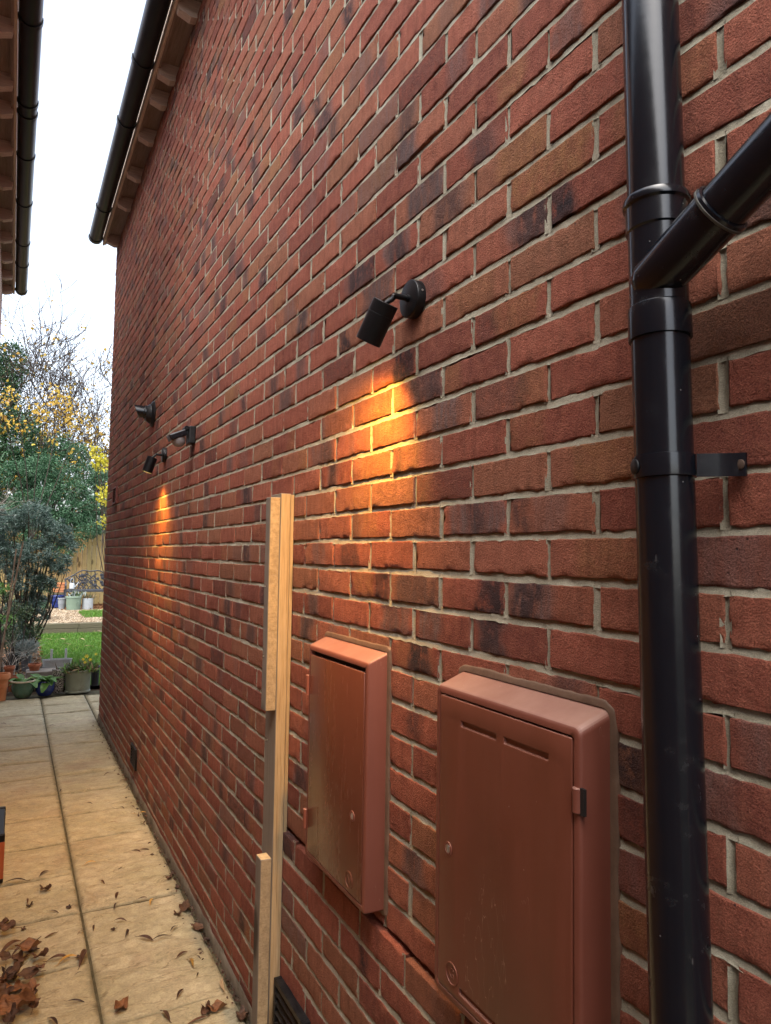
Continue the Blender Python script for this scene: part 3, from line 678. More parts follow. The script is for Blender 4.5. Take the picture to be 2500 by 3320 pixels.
# ------------------------------------------------------------------ meter boxes
def rrect(w_, h_, r, n=6):
    P = []
    for cx, cz, a0 in ((w_ / 2 - r, h_ / 2 - r, 0), (-w_ / 2 + r, h_ / 2 - r, 90), (-w_ / 2 + r, -h_ / 2 + r, 180), (w_ / 2 - r, -h_ / 2 + r, 270)):
        for k in range(n + 1): a = R(a0 + 90 * k / n); P.append((cx + r * math.cos(a), cz + r * math.sin(a)))
    return P
def loft(m, rings, mi=0, sm=True, cap0=False, cap1=False):
    n = len(rings[0]); V = [p for r in rings for p in r]
    F = [(i * n + k, i * n + (k + 1) % n, (i + 1) * n + (k + 1) % n, (i + 1) * n + k) for i in range(len(rings) - 1) for k in range(n)]
    if cap0: F.append(tuple(range(n))[::-1])
    if cap1: F.append(tuple((len(rings) - 1) * n + k for k in range(n)))
    m.add(V, F, mi, sm)
def fixn(o, ang=35):
    bm = bmesh.new(); bm.from_mesh(o.data); bmesh.ops.recalc_face_normals(bm, faces=bm.faces); bm.to_mesh(o.data); bm.free()
    o.data.set_sharp_from_angle(angle=R(ang)); return o
def cell_plate(name, y0, y1, z0, z1, xf, th, holes, mat, parent, bev=.0025):
    """front plate facing -x, with real recesses: holes = [(ya, yb, za, zb, depth)]"""
    ys = sorted({y0, y1, *[h[0] for h in holes], *[h[1] for h in holes]}); zs = sorted({z0, z1, *[h[2] for h in holes], *[h[3] for h in holes]})
    bm = bmesh.new(); nx, nz = len(ys) - 1, len(zs) - 1
    def dep(i, j):
        if not (0 <= i < nx and 0 <= j < nz): return None
        cy_, cz_ = (ys[i] + ys[i + 1]) / 2, (zs[j] + zs[j + 1]) / 2
        for h in holes:
            if h[0] < cy_ < h[1] and h[2] < cz_ < h[3]: return h[4]
        return 0.0
    def quad(P): bm.faces.new([bm.verts.new(p) for p in P])
    for i in range(nx):
        for j in range(nz):
            d = dep(i, j); x = xf + d
            quad([(x, ys[i], zs[j]), (x, ys[i], zs[j + 1]), (x, ys[i + 1], zs[j + 1]), (x, ys[i + 1], zs[j])])
            for (di, dj, P) in ((1, 0, ((ys[i + 1], zs[j]), (ys[i + 1], zs[j + 1]))), (0, 1, ((ys[i], zs[j + 1]), (ys[i + 1], zs[j + 1])))):
                e = dep(i + di, j + dj)
                if e is not None and e != d: quad([(xf + d, *P[0]), (xf + e, *P[0]), (xf + e, *P[1]), (xf + d, *P[1])])
            for cond, P in ((i == 0, ((ys[0], zs[j]), (ys[0], zs[j + 1]))), (i == nx - 1, ((ys[-1], zs[j]), (ys[-1], zs[j + 1]))), (j == 0, ((ys[i], zs[0]), (ys[i + 1], zs[0]))), (j == nz - 1, ((ys[i], zs[-1]), (ys[i + 1], zs[-1])))):
                if cond: quad([(xf, *P[0]), (xf + th, *P[0]), (xf + th, *P[1]), (xf, *P[1])])
    bmesh.ops.remove_doubles(bm, verts=bm.verts, dist=1e-6); bmesh.ops.recalc_face_normals(bm, faces=bm.faces)
    ed = [e for e in bm.edges if len(e.link_faces) == 2 and e.calc_face_angle(0) > .8 and (abs(e.verts[0].co.y - e.verts[1].co.y) < 1e-6 or abs(e.verts[0].co.z - e.verts[1].co.z) < 1e-6)]
    bmesh.ops.bevel(bm, geom=ed, offset=bev, segments=2, profile=.5, affect='EDGES', clamp_overlap=True)
    me = bpy.data.meshes.new(name); bm.to_mesh(me); bm.free(); me.polygons.foreach_set('use_smooth', [True] * len(me.polygons)); me.set_sharp_from_angle(angle=R(30))
    return link(name, me, mat, parent)
def text_mesh(name, body, size, depth, M, mat, parent):
    cu = bpy.data.curves.new('letter', 'FONT'); cu.body = body; cu.size = size; cu.extrude = depth; cu.align_x = 'CENTER'; cu.align_y = 'CENTER'; cu.resolution_u = 4
    ob = bpy.data.objects.new('letter', cu); col.objects.link(ob); dg = bpy.context.evaluated_depsgraph_get()
    me = bpy.data.meshes.new_from_object(ob.evaluated_get(dg)); bpy.data.objects.remove(ob); bpy.data.curves.remove(cu)
    me.transform(M); return link(name, me, mat, parent)
def meter_box(label, yc, W, ztop, zbot, D, shell, door, rad, slots, lock_side, em, topgap, hinges, glyph):
    H = ztop - zbot; zc = (ztop + zbot) / 2
    t = thing('meter_box', label, 'meter box', (0, yc, zc))
    def ring(x, w_, h_, r, dz=0): return [(x, p[0], p[1] + dz) for p in rrect(w_, h_, r)]
    m = MB(); sl = .022                                                   # back wider at the top: the lid slopes
    loft(m, [ring(-.002, W + .004, H + sl, rad, sl / 2), ring(-D + .006, W, H + .002, rad, .001), ring(-D + .0018, W - .003, H - .002, rad), ring(-D, W - .010, H - .010, max(.004, rad - .003)),
             ring(-D, W - .026, H - .026, max(.004, rad - .006)), ring(-D + .0015, W - .028, H - .028, max(.004, rad - .006)), ring(-D + .014, W - .028, H - .028, max(.004, rad - .006))], 0, True, False, False)
    sh = fixn(m.build('case', shell, t), 50)
    m = MB(); m.box((-D + .0135, -W / 2 + .0135, -H / 2 + .0135), (-D + .016, W / 2 - .0135, H / 2 - .0135)); m.build('door_gap_shade', GAPBLK, t)  # dark panel: shade of the door gap put into the colour
    g = .017
    z1 = H / 2 - g - topgap; z0 = -H / 2 + g; y0, y1 = -W / 2 + g, W / 2 - g
    holes = [(a, b, z1 - c - hh, z1 - c, .006) for a, b, c, hh in slots]
    dr = cell_plate('door', y0, y1, z0, z1, -D - .0015, .012, holes, door, t, .0028)
    # lock
    lz = lock_side[1]; ly = lock_side[0]
    M = Mrot((-D - .0005, ly, lz), (-1, 0, 0)); m = MB(); m.lathe([(.0125, 0), (.0125, .0025), (.0085, .0028), (.0082, .0012), (0, .0012)], 24, M); lk = m.build('lock_rim', shell, dr)
    m = MB(); m.lathe([(0, .0010), (.0078, .0012), (.0072, .0024), (0, .0026)], 20, M); m.box((-D - .0042, ly - .0018, lz - .006), (-D - .0028, ly + .0018, lz + .006)); m.build('lock_barrel', STEEL, dr)
    # raised emblem
    ey, ez, er = em
    M = Mrot((-D - .0016, ey, ez), (-1, 0, 0)); m = MB(); m.lathe([(er, 0), (er, .0014), (er - .0014, .0019), (er - .0030, .0014), (er - .0032, 0)], 32, M); m.build('emblem_ring', door, dr)
    MT = Matrix(((0, 0, -1, -D - .0018), (-1, 0, 0, ey), (0, 1, 0, ez), (0, 0, 0, 1)))
    text_mesh('emblem_letter', glyph, er * 1.25, .0008, MT, door, dr)
    for hy, hz, hl in hinges:
        m = MB(); m.box((-D - .0035, hy - .006, hz - hl / 2), (-D + .010, hy + .006, hz + hl / 2)); m.tube([(-D + .001, hy, hz - hl / 2 - .001), (-D + .001, hy, hz + hl / 2 + .001)], .0075, 14); m.build('hinge', shell, t, .0012, 1)
        if rad > .01: m = MB(); m.box((-D - .0006, hy - .0155, hz - hl / 2 - .002), (-D + .004, hy - .0065, hz + hl / 2 + .002)); m.build('hinge_slot_shade', GAPBLK, t)  # dark block painted as the shaded recess beside the hinge
    # wavy sealant bead round the case
    m = MB(); per = rrect(W + .002, H + sl + .002, rad, 5); pts = []
    for k in range(len(per)):
        a, b = Vector((*per[k], 0)), Vector((*per[(k + 1) % len(per)], 0)); n = max(1, int((b - a).length / .012))
        for q in range(n): pts.append(a + (b - a) * q / n)
    cen = Vector((0, 0, 0)); o_, i_, mid, wall_ = [], [], [], []
    for k, p in enumerate(pts):
        dirv = Vector((p.x / (W * .5), p.y / (H * .5), 0)); dirv = Vector((1 if dirv.x > .985 else -1 if dirv.x < -.985 else 0, 1 if dirv.y > .985 else -1 if dirv.y < -.985 else 0, 0))
        if dirv.length == 0: dirv = Vector((p.x, p.y, 0)).normalized()
        dirv.normalize(); wv = .0125 + .0028 * (float(fbm(p.x * 40 + 3, p.y * 26 + yc * 9, 91, 3)) - .5) * 2
        i_.append((-.006, p.x, p.y + sl / 2)); mid.append((-.0052, p.x + dirv.x * wv * .75, p.y + dirv.y * wv * .75 + sl / 2)); o_.append((-.0035, p.x + dirv.x * wv, p.y + dirv.y * wv + sl / 2)); wall_.append((.004, p.x + dirv.x * (wv + .0006), p.y + dirv.y * (wv + .0006) + sl / 2))
    loft(m, [i_, mid, o_, wall_]); fixn(m.build('sealant_flange', SEAL, t), 60)
    return t
meter_box('narrower glossy brown meter box beside the timber post, its door edge facing the camera', -.1500, .372, 1.352, .782, .0550, BOXA, DOORA, .006, [], (-.118, -.085), (-.105, -.238, .0205), .008,
          [(.1875, .175, .05), (.1875, -.19, .05)], 'N')
meter_box('wider dusty brown gas meter box with two slots in its door, nearest the downpipe', -.8450, .394, 1.357, .795, .0620, BOXB, DOORB, .014,
          [(-.128, -.018, .036, .010), (.004, .110, .036, .010), (-.128, .110, .505, .010)], (.147, -.012), (.132, -.228, .020), .0, [(-.190, .178, .034)], 'G')

# ------------------------------------------------------------------ downpipe
t = thing('downpipe', 'glossy black downpipe with an angled branch fixed to the brick wall at the right', 'downpipe', (-.062, -1.195, 0))
def axp(z): return Vector((0, .012 - (2.2 - z) * .0262, z))
rp = .0362
m = MB(); m.tube([axp(z) for z in np.linspace(-.1, 1.905, 12)], rp, 56, 0, False); m.build('lower_pipe', UPVC, t)
m = MB(); m.tube([axp(z) for z in np.linspace(2.02, 4.70, 12)], rp, 56, 0, False); m.build('upper_pipe', UPVC, t)
m = MB(); A = Mrot(axp(1.80), axp(2.1) - axp(1.8))
m.lathe([(rp + .0003, .0905), (rp + .0032, .0905), (rp + .0034, .0935), (rp + .0034, .128), (rp + .0028, .133), (rp + .0006, .135), (rp + .0006, .235), (rp + .0030, .237), (rp + .0030, .268), (rp + .0062, .271), (rp + .0066, .276), (rp + .0050, .281), (rp + .0004, .283)], 64, A)
fit = m.build('branch_fitting', UPVC, t)
bd = Vector((-.02, -.887, .462)).normalized(); rb = .0322; b0 = axp(1.965) + Vector((-.0095, .006, -.003))
Mb = Mrot(b0, bd)
m = MB(); m.lathe([(0, -.014), (rb * .55, -.012), (rb * .86, -.004), (rb + .0006, .010), (rb + .0010, .060), (rb + .0010, .118), (rb + .0042, .119), (rb + .0046, .123), (rb + .0038, .127), (rb + .0002, .128)], 56, Mb); m.build('branch_socket', UPVC, fit)
m = MB(); m.lathe([(rb + .0040, .1190), (rb + .0052, .1200), (rb + .0052, .1225), (rb + .0040, .1235)], 48, Mb); m.build('seal_ring', m_var('pale_seal_ring', (.030, .030, .024), (.075, .072, .058), .6, 60), fit)
m = MB(); m.tube([b0 + bd * z for z in (.10, .35, .70, 1.05)], rb - .0006, 56, 0, True); m.build('branch_pipe', UPVC, t)
zb = 1.722
br = MB(); A = Mrot(axp(zb - .015), axp(2.1) - axp(1.8)); br.lathe([(rp + .0004, 0), (rp + .0030, .001), (rp + .0032, .003), (rp + .0032, .027), (rp + .0030, .029), (rp + .0004, .030)], 56, A); bk = br.build('bracket_band', UPVC, t)
m = MB(); c = axp(zb); P = [(.016, -.0370), (.034, -.0530), (.0495, -.0670), (.0560, -.0775), (.0525, -.0779), (.0460, -.0685), (.031, -.0550), (.013, -.0390)]
V = [(c.x + x, c.y + y, c.z + s_ * .0145) for s_ in (-1, 1) for x, y in P]; n = len(P)
m.add(V, [tuple(range(n)), tuple(range(2 * n - 1, n - 1, -1))] + [(k, k + n, (k + 1) % n + n, (k + 1) % n) for k in range(n)]); fixn(m.build('bracket_ear', UPVC, bk))
m = MB(); m.lathe([(.006, 0), (.006, .002), (.003, .0028), (0, .0028)], 14, Mrot((c.x + .0495, c.y - .0735, c.z), (-1, .13, 0))); m.build('ear_screw', m_var('rusty_screw', (.06, .04, .03), (.12, .08, .06), .6, 90), bk)
m = MB(); sd_ = Vector((-.93, .36, 0)).normalized(); m.lathe([(.010, 0), (.010, .0020), (.008, .0030), (0, .0030)], 20, Mrot(c + sd_ * (rp + .0026), sd_)); m.build('band_screw', BLKP, bk)

# ------------------------------------------------------------------ timber gate post
t = thing('timber_gate_post', 'pale softwood post with two nailed battens, upright against the wall left of the meter boxes', 'timber post', (0, 0, 0))
def wood_box(name, lo, hi, parent, mats, zj=0):
    """mats: faces toward -x, toward -y, ends"""
    m = MB(); nz = max(2, int((hi[2] - lo[2]) / .03)); zs = np.linspace(lo[2], hi[2], nz)
    cor = [(lo[0], lo[1]), (hi[0], lo[1]), (hi[0], hi[1]), (lo[0], hi[1])]; V = []
    for z in zs:
        for k, (x, y) in enumerate(cor):
            j = (float(fbm(z * 9 + k * 7, x * 50 + y * 20, 5, 3)) - .5) * zj
            V.append((x + j * (1 if x < (lo[0] + hi[0]) / 2 else 0), y + j * (1 if y < (lo[1] + hi[1]) / 2 else 0), z))
    for k, mi in ((0, 1), (1, 0), (2, 0), (3, 0)):
        F = [(i * 4 + k, i * 4 + (k + 1) % 4, (i + 1) * 4 + (k + 1) % 4, (i + 1) * 4 + k) for i in range(nz - 1)]
        m.add(V, F, mi)
    n = len(zs) - 1
    m.add(V, [(0, 3, 2, 1), (n * 4, n * 4 + 1, n * 4 + 2, n * 4 + 3)], 2)
    o = m.build(name, mats, parent)
    bm = bmesh.new(); bm.from_mesh(o.data); bmesh.ops.remove_doubles(bm, verts=bm.verts, dist=1e-6); bmesh.ops.recalc_face_normals(bm, faces=bm.faces)
    ed = [e for e in bm.edges if len(e.link_faces) == 2 and e.calc_face_angle(0) > 1.0]; bmesh.ops.bevel(bm, geom=ed, offset=.0016, segments=1, affect='EDGES'); bm.to_mesh(o.data); bm.free(); return o
wood_box('post', (-.0485, .320, -.05), (-.0145, .421, 1.797), t, [GREYW, NEWW, PALEEND], .0014)
wood_box('packer', (-.0144, .324, -.05), (-.0012, .419, 1.795), t, [GREYW, NEWW, PALEEND], .001)
wood_box('upper_batten', (-.0820, .3225, 1.113), (-.0488, .367, 1.784), t, [GREYW, SAWN, PALEEND], .004)
wood_box('lower_batten', (-.0840, .326, .0), (-.0488, .376, .660), t, [GREYW, SAWN, PALEEND], .004)
for z in (1.50, 1.28): m = MB(); m.tube([(-.0815, .350, z), (-.0865, .349, z)], .0018, 8); m.build('nail', STEEL, t)
m = MB(); m.tube([(-.0485, .395, 1.005), (-.0560, .393, 1.006)], .0028, 8); m.build('nail', STEEL, t)

# crate at the left edge
t = thing('storage_crate', 'black and orange crate just entering the left edge on the paving', 'crate', (-.90, 2.34, 0))
ORG = m_var('orange_plastic', (.34, .075, .022), (.42, .10, .03), .45, 9, 0, 0, .4, 0, (.2, .06, .03), 9)
m = MB(); m.box((-.118, -.185, .004), (.118, .185, .215)); m.build('bin', ORG, t, .004, 2)
m = MB(); m.box((-.126, -.215, .0), (.126, -.186, .232)); m.build('end_panel', BLKM, t, .006, 2)
m = MB(); m.box((-.126, .186, .0), (.126, .215, .232)); m.build('end_panel', BLKM, t, .006, 2)
m = MB(); m.box((.082, -.2178, .022), (.1255, -.2153, .196)); m.build('orange_trim', ORG, t, .001, 1)
m = MB(); m.box((-.122, -.1855, .2155), (.122, .1855, .228)); m.build('lid', BLKM, t, .004, 2)
for yy in (-.185, .16):
    for za, zb_ in ((.0, .06), (.178, .215)): m = MB(); m.box((.1185, yy, za), (.126, yy + .025, zb_)); m.build('corner_guard', BLKM, t, .002, 1)

# ------------------------------------------------------------------ garden: lawn, sleepers, gravel
def leaves_mesh(name, C, Dn, L, Wd, mats, parent=None, fold=.12, mi=None, curl=.15):
    """one mesh of many small leaves: C centres, Dn directions of growth, L lengths, Wd width ratio; 6 vertices, 2 quads each"""
    n = len(C); g = rng
    Dn = Dn / (np.linalg.norm(Dn, axis=1, keepdims=True) + 1e-9)
    rv = g.normal(size=(n, 3)); sd = np.cross(Dn, rv); sd /= (np.linalg.norm(sd, axis=1, keepdims=True) + 1e-9); nn = np.cross(sd, Dn)
    L = np.broadcast_to(L, (n,))[:, None]; hw = L * np.broadcast_to(Wd, (n,))[:, None] * .5
    a = C; tip = C + Dn * L + nn * L * curl * -1; mid = C + Dn * L * .5 + nn * L * fold * .5
    s1 = C + Dn * L * .48 + sd * hw; s2 = C + Dn * L * .48 - sd * hw
    V = np.stack([a, s1, tip, s2, mid], 1).reshape(-1, 3); b = (np.arange(n) * 5)[:, None]
    F = np.concatenate([b + np.array([[0, 1, 4]]), b + np.array([[1, 2, 4]]), b + np.array([[2, 3, 4]]), b + np.array([[3, 0, 4]])], 1).reshape(-1, 3)
    me = mesh_np(name, V, F, None, False)
    if mi is not None: me.polygons.foreach_set('material_index', np.repeat(mi, 4).astype(np.int32))
    return link(name, me, mats, parent)
def rdir(n, up=0.0):
    d = rng.normal(size=(n, 3)); d[:, 2] += up; return d / np.linalg.norm(d, axis=1, keepdims=True)
def in_blobs(n, blobs, shell=.55):
    """points near the surface of overlapping ellipsoids (centre, radii): leaves grow on the outside of a crown, in clumps"""
    vol = np.array([b[1][0] * b[1][1] * b[1][2] for b in blobs]) ** .67; k = rng.choice(len(blobs), n, p=vol / vol.sum())
    c = np.array([b[0] for b in blobs])[k]; r = np.array([b[1] for b in blobs])[k]; d = rdir(n)
    t = shell + (1 - shell) * rng.random(n) ** .6
    t *= 1 + .22 * (fbm(d[:, 0] * 4 + k * 3, d[:, 2] * 4 + d[:, 1] * 3, 12, 3) - .5) * 2
    return c + d * r * t[:, None], d
def clump(P, D, per, spread):
    q = np.repeat(P, per, 0) + rng.normal(size=(len(P) * per, 3)) * spread; return q, np.repeat(D, per, 0)
GRASSG = m_leaf('lawn_blades', [(0, (.060, .150, .012)), (.5, (.085, .215, .018)), (.85, (.115, .255, .024)), (1, (.22, .24, .06))], .5, .3)
TURF = m_var('turf_base', (.030, .060, .010), (.055, .100, .016), .95, 9, .02, 40, .1)
sheet('lawn', -.35, 2.6, 7.60, 13.45, -.03, TURF, 'structure', 30, 60, .04)
sheet('garden_bed', -4.0, -.33, 7.10, 18.5, -.035, SOIL, 'structure', 30, 60, .06)
def blades(name, n, x0, x1, y0, y1, z, h, mat):
    C = np.stack([rng.uniform(x0, x1, n), rng.uniform(y0, y1, n), np.full(n, z)], -1)
    D = rng.normal(size=(n, 3)) * .42; D[:, 2] = 1
    return leaves_mesh(name, C, D, rng.uniform(.6, 1.25, n) * h, .14, mat, None, .05, None, .25)
kind(blades('lawn_grass', 24000, -.34, 1.5, 7.65, 13.42, -.035, .060, GRASSG), 'stuff')
SLEEP = m_wood('sleeper_oak', (.115, .095, .064), (.160, .135, .092), (.070, .056, .036), .9, 'x', False, (.105, .098, .060))
for (xa, xb, za, zb_, lab) in [(-1.9, .425, .078, .178, 'upper weathered sleeper left of the joint, edging the raised gravel'), (.43, 2.6, .076, .176, 'upper weathered sleeper right of the joint, edging the raised gravel'), (-1.6, .40, -.03, .074, 'lower mossy sleeper left of the joint, at the back edge of the lawn'), (.405, 2.6, -.03, .073, 'lower mossy sleeper right of the joint, at the back edge of the lawn')]:
    m = MB(); m.box((xa, 13.45, za), (xb, 13.62, zb_)); tag(m.build('timber_sleeper', SLEEP, None, .008, 2), lab, 'sleeper', 'sleepers edging the raised gravel')
GRAV = m_var('gravel_bed_base', (.11, .08, .05), (.20, .15, .095), .95, 60, .02, 160, .2)
sheet('raised_gravel_ground', -3.5, 4.0, 13.60, 22.0, .165, GRAV, 'structure', 50, 60, .02)
def pebbles(name, n, fn, size, mat):
    oc = np.array([(1,0,0),(-1,0,0),(0,1,0),(0,-1,0),(0,0,1),(0,0,-1)], float); of = np.array([(0,2,4),(2,1,4),(1,3,4),(3,0,4),(2,0,5),(1,2,5),(3,1,5),(0,3,5)])
    C = fn(n); s = rng.uniform(.6, 1.4, (n, 1, 1)) * size * rng.uniform(.6, 1.3, (n, 1, 3)); s[..., 2] *= .6
    a = rng.uniform(0, 6.28, n); Rm = np.zeros((n, 3, 3)); Rm[:, 0, 0] = np.cos(a); Rm[:, 0, 1] = -np.sin(a); Rm[:, 1, 0] = np.sin(a); Rm[:, 1, 1] = np.cos(a); Rm[:, 2, 2] = 1
    V = np.einsum('nij,nkj->nki', Rm, oc[None] * s) + C[:, None]; F = of[None] + (np.arange(n) * 6)[:, None, None]
    return kind(link(name, mesh_np(name, V.reshape(-1, 3), F.reshape(-1, 3)), mat), 'stuff')
PEB = m_leaf('pebble_mix', [(0, (.09, .058, .034)), (.35, (.20, .14, .08)), (.7, (.30, .23, .145)), (1, (.42, .36, .27))], .8, 0)
pebbles('gravel', 7000, lambda n: np.stack([rng.uniform(-.6, 1.4, n), rng.uniform(13.64, 17.3, n), np.full(n, .175)], -1), .020, PEB)
blades('grass_tuft', 2600, .62, 1.5, 14.6, 16.3, .165, .075, GRASSG)
o = bpy.data.objects['grass_tuft']; kind(o, 'stuff')
LITT = m_leaf('leaf_litter', [(0, (.10, .040, .016)), (.4, (.20, .085, .03)), (.75, (.28, .14, .05)), (1, (.10, .06, .035))], .7, .1)
n = 2600; C = np.stack([np.concatenate([rng.uniform(-1.4, -.30, n // 2), rng.uniform(.3, 1.6, n - n // 2)]), np.concatenate([rng.uniform(7.3, 13.4, n // 2), rng.uniform(16.9, 18.5, n - n // 2)]), np.concatenate([np.full(n // 2, -.01), np.full(n - n // 2, .19)])], -1)
D = rng.normal(size=(n, 3)); D[:, 2] = np.abs(D[:, 2]) * .3
kind(leaves_mesh('leaf_litter', C, D, rng.uniform(.03, .08, n), .6, LITT), 'stuff')
# a few larger fallen leaves lying on the lawn
LEAFY = m_deadleaf('pale_fallen_leaf', (.42, .24, .08), (.50, .32, .12), (.30, .15, .05))

# fence behind the bench
FENCE = m_wood('fence_board', (.37, .265, .125), (.44, .335, .175), (.26, .18, .08), .8, 'z', True)
_t = FENCE.node_tree; _b = _t.nodes['Principled BSDF']; _src = _b.inputs['Base Color'].links[0].from_socket
_g = _t.nodes.new('ShaderNodeNewGeometry'); _r = _t.nodes.new('ShaderNodeValToRGB'); _t.links.new(_g.outputs['Random Per Island'], _r.inputs[0])
_r.color_ramp.elements[0].color = (.74, .80, .70, 1); _r.color_ramp.elements[1].color = (1.15, 1.02, .88, 1)
_m = _t.nodes.new('ShaderNodeMix'); _m.data_type = 'RGBA'; _m.blend_type = 'MULTIPLY'; _m.inputs[0].default_value = 1
_t.links.new(_src, _m.inputs[6]); _t.links.new(_r.outputs[0], _m.inputs[7]); _t.links.new(_m.outputs[2], _b.inputs['Base Color'])
t = thing('board_fence', 'upright closeboard fence of pale yellow boards behind the bench', 'fence', (0, 18.75, .16))
m = MB(); x = -3.2
while x < 4.0:
    o_ = random.uniform(-.004, .004); m.box((x, -.012 + o_, 0), (x + .110, .006 + o_, 1.93 + random.uniform(-.008, .008)), 0, Matrix.Rotation(R(3.5), 3, 'Z')); x += .1195
kind(m.build('board_panel', FENCE, t), 'stuff'); del bpy.data.objects['board_panel']['kind']
for z in (.35, 1.0, 1.6): m = MB(); m.box((-3.2, .018, z), (4.0, .055, z + .08)); m.build('rail', FENCE, t)
for x in (-3.0, -1.2, 1.42, 3.2): m = MB(); m.box((x, .0, -.1), (x + .09, .10, 1.98)); m.build('fence_post', FENCE, t)

# ------------------------------------------------------------------ pots and tubs
TERRA = m_var('terracotta', (.42, .155, .062), (.52, .22, .10), .85, 9, .002, 80, .2, 0, (.30, .16, .10), 7)
TERRAD = m_var('old_terracotta', (.26, .085, .042), (.36, .13, .065), .85, 9, .002, 80, .2, 0, (.15, .09, .06), 9)
GLZG = m_var('green_glaze', (.040, .098, .066), (.070, .145, .100), .18, 6, .002, 25, .6, 0, (.14, .125, .08), 5)
GLZB = m_var('blue_glaze', (.014, .026, .130), (.026, .045, .190), .16, 6, .002, 25, .6)
SAGE = m_var('sage_plastic', (.185, .205, .150), (.225, .245, .185), .5, 4, .001, 40, .4, 0, (.10, .09, .06), 5)
SAGE2 = m_var('sage_enamel', (.17, .235, .17), (.21, .28, .21), .45, 4, 0, 0, .4)
WHITEP = m_var('pale_grey_plastic', (.34, .37, .385), (.42, .45, .46), .5, 5, 0, 0, .4, 0, (.25, .24, .22), 6)
GREYP = m_var('grey_plastic', (.20, .215, .23), (.26, .27, .28), .5, 5, 0, 0, .4)
BLKPOT = m_var('black_nursery_plastic', (.014, .014, .017), (.030, .030, .035), .5, 8, 0, 0, .4)
STONE = None
def m_granite():
    t = NT('speckled_stone'); v = t.coord(); k = t.vor(v, 110, 'F1', 'Color'); s_ = t.sep(k)
    c = t.ramp(s_[0], [(.25, (.035, .033, .032)), (.45, (.16, .15, .14)), (.7, (.42, .40, .37))]); return t.fin(c, .9, t.bump(t.noise(v, 90, 3), .5, .003), .2)
STONE = m_granite()
def pot(name, label, x, y, z, prof, mat, wall=.010, rim=None, soil=.8, cat='plant pot', n=32, sx=1, sy=1, group=None, band=None, rimmat=None):
    """prof: outside (r, z) from the foot to the rim"""
    t = thing(name, label, cat, (x, y, z), 0, group)
    H = prof[-1][1]; r1 = prof[-1][0]
    P = [(0, 0)] + list(prof)
    ins = [(max(.002, r - wall), zz) for r, zz in prof[::-1] if zz > H * .5]
    m = MB(); m.lathe(P + ins + [(max(.002, ins[-1][0]), H * .5)], n, None, 0, True, sx, sy); m.build('body', mat, t)
    if rim:
        rh, ro = rim; m = MB(); m.lathe([(r1 - wall * .5, H - rh), (r1 + ro, H - rh), (r1 + ro, H - .002), (r1 + ro - .003, H + .002), (r1 - wall, H + .002), (r1 - wall, H - rh)], n, None, 0, True, sx, sy); m.build('rim', rimmat or mat, t)
    if band:
        m = MB()
        rb = np.interp(band, [p[1] for p in prof], [p[0] for p in prof]); m.lathe([(rb, band - .008), (rb + .005, band - .005), (rb + .005, band + .005), (rb, band + .008)], n, None, 0, True, sx, sy); m.build('band', mat, t)
    if soil:
        rs = np.interp(H * soil, [p[1] for p in prof], [p[0] for p in prof]) - wall * .6
        m = MB(); m.lathe([(0, H * soil + .004), (rs * .6, H * soil + .002), (rs, H * soil)], n, None, 0, True, sx, sy); o = m.build('compost', SOIL, t)
    return t
LEAFG = m_leaf('broad_green_leaf', [(0, (.075, .175, .038)), (.5, (.115, .250, .052)), (1, (.19, .31, .075))], .45, .3)
LEAFD = m_leaf('dull_green_leaf', [(0, (.040, .075, .030)), (.6, (.075, .115, .050)), (1, (.13, .14, .07))], .5, .25)
STRAW = m_leaf('straw_stems', [(0, (.16, .11, .055)), (.5, (.24, .17, .09)), (1, (.11, .075, .045))], .8, .1)
YPET = m_leaf('yellow_petals', [(0, (.70, .48, .03)), (.6, (.80, .62, .06)), (1, (.75, .40, .08))], .5, .35)
def big_leaves(name, label, x, y, z, n, L, spread, mat, wd=.55, up=.55, cat='plant', z1=.0):
    """rosette of broad bent leaves, each with a midrib fold and a wavy edge"""
    Vs, Fs = [], []; b = 0
    for k in range(n):
        a = rng.uniform(0, 6.28); el = rng.uniform(.25, 1.15); l = L * rng.uniform(.6, 1.15); d = np.array([math.cos(a), math.sin(a)]); sd = np.array([-d[1], d[0], 0]); bend = rng.uniform(.7, 1.5)
        rows = []
        for i in range(7):
            s_ = i / 6; ang = el - bend * s_ * 1.1; rr = spread * rng.uniform(.0, .02) + l * s_ * math.cos(el - bend * s_ * .55); zz = l * s_ * math.sin(el - bend * s_ * .55)
            c = np.array([d[0] * rr, d[1] * rr, zz]); w_ = l * wd * .5 * math.sin(math.pi * min(1, s_ * .93 + .03)) ** .7
            for q in (-1, -.5, 0, .5, 1): rows.append(c + sd * w_ * q + np.array([0, 0, abs(q) * w_ * .35 + rng.normal() * l * .014]))
        off = np.array([rng.normal() * spread, rng.normal() * spread, 0]) ; Vs.append(np.array(rows) + off); Fs.append(np.array([(i * 5 + j, i * 5 + j + 1, (i + 1) * 5 + j + 1, (i + 1) * 5 + j) for i in range(6) for j in range(4)]) + b); b += 35
    o = link(name, mesh_np(name, np.concatenate(Vs), np.concatenate(Fs), None, True), mat); o.location = (x, y, z); return tag(o, label, cat)
pot('flower_pot', 'tall terracotta pot at the left edge, front row of the far pots', -.846, 6.83, 0, [(.048, .002), (.072, .28), (.076, .285)], TERRA, .008, (.05, .010), 0)
pot('flower_pot', 'low green glazed bowl pot with broad leaves, in the front row', -.635, 6.93, 0, [(.062, .0), (.078, .012), (.108, .07), (.118, .12), (.112, .165), (.118, .185)], GLZG, .012, (.012, .010), .85, rimmat=m_var('cream_rim', (.38, .32, .22), (.46, .40, .28), .4, 9))
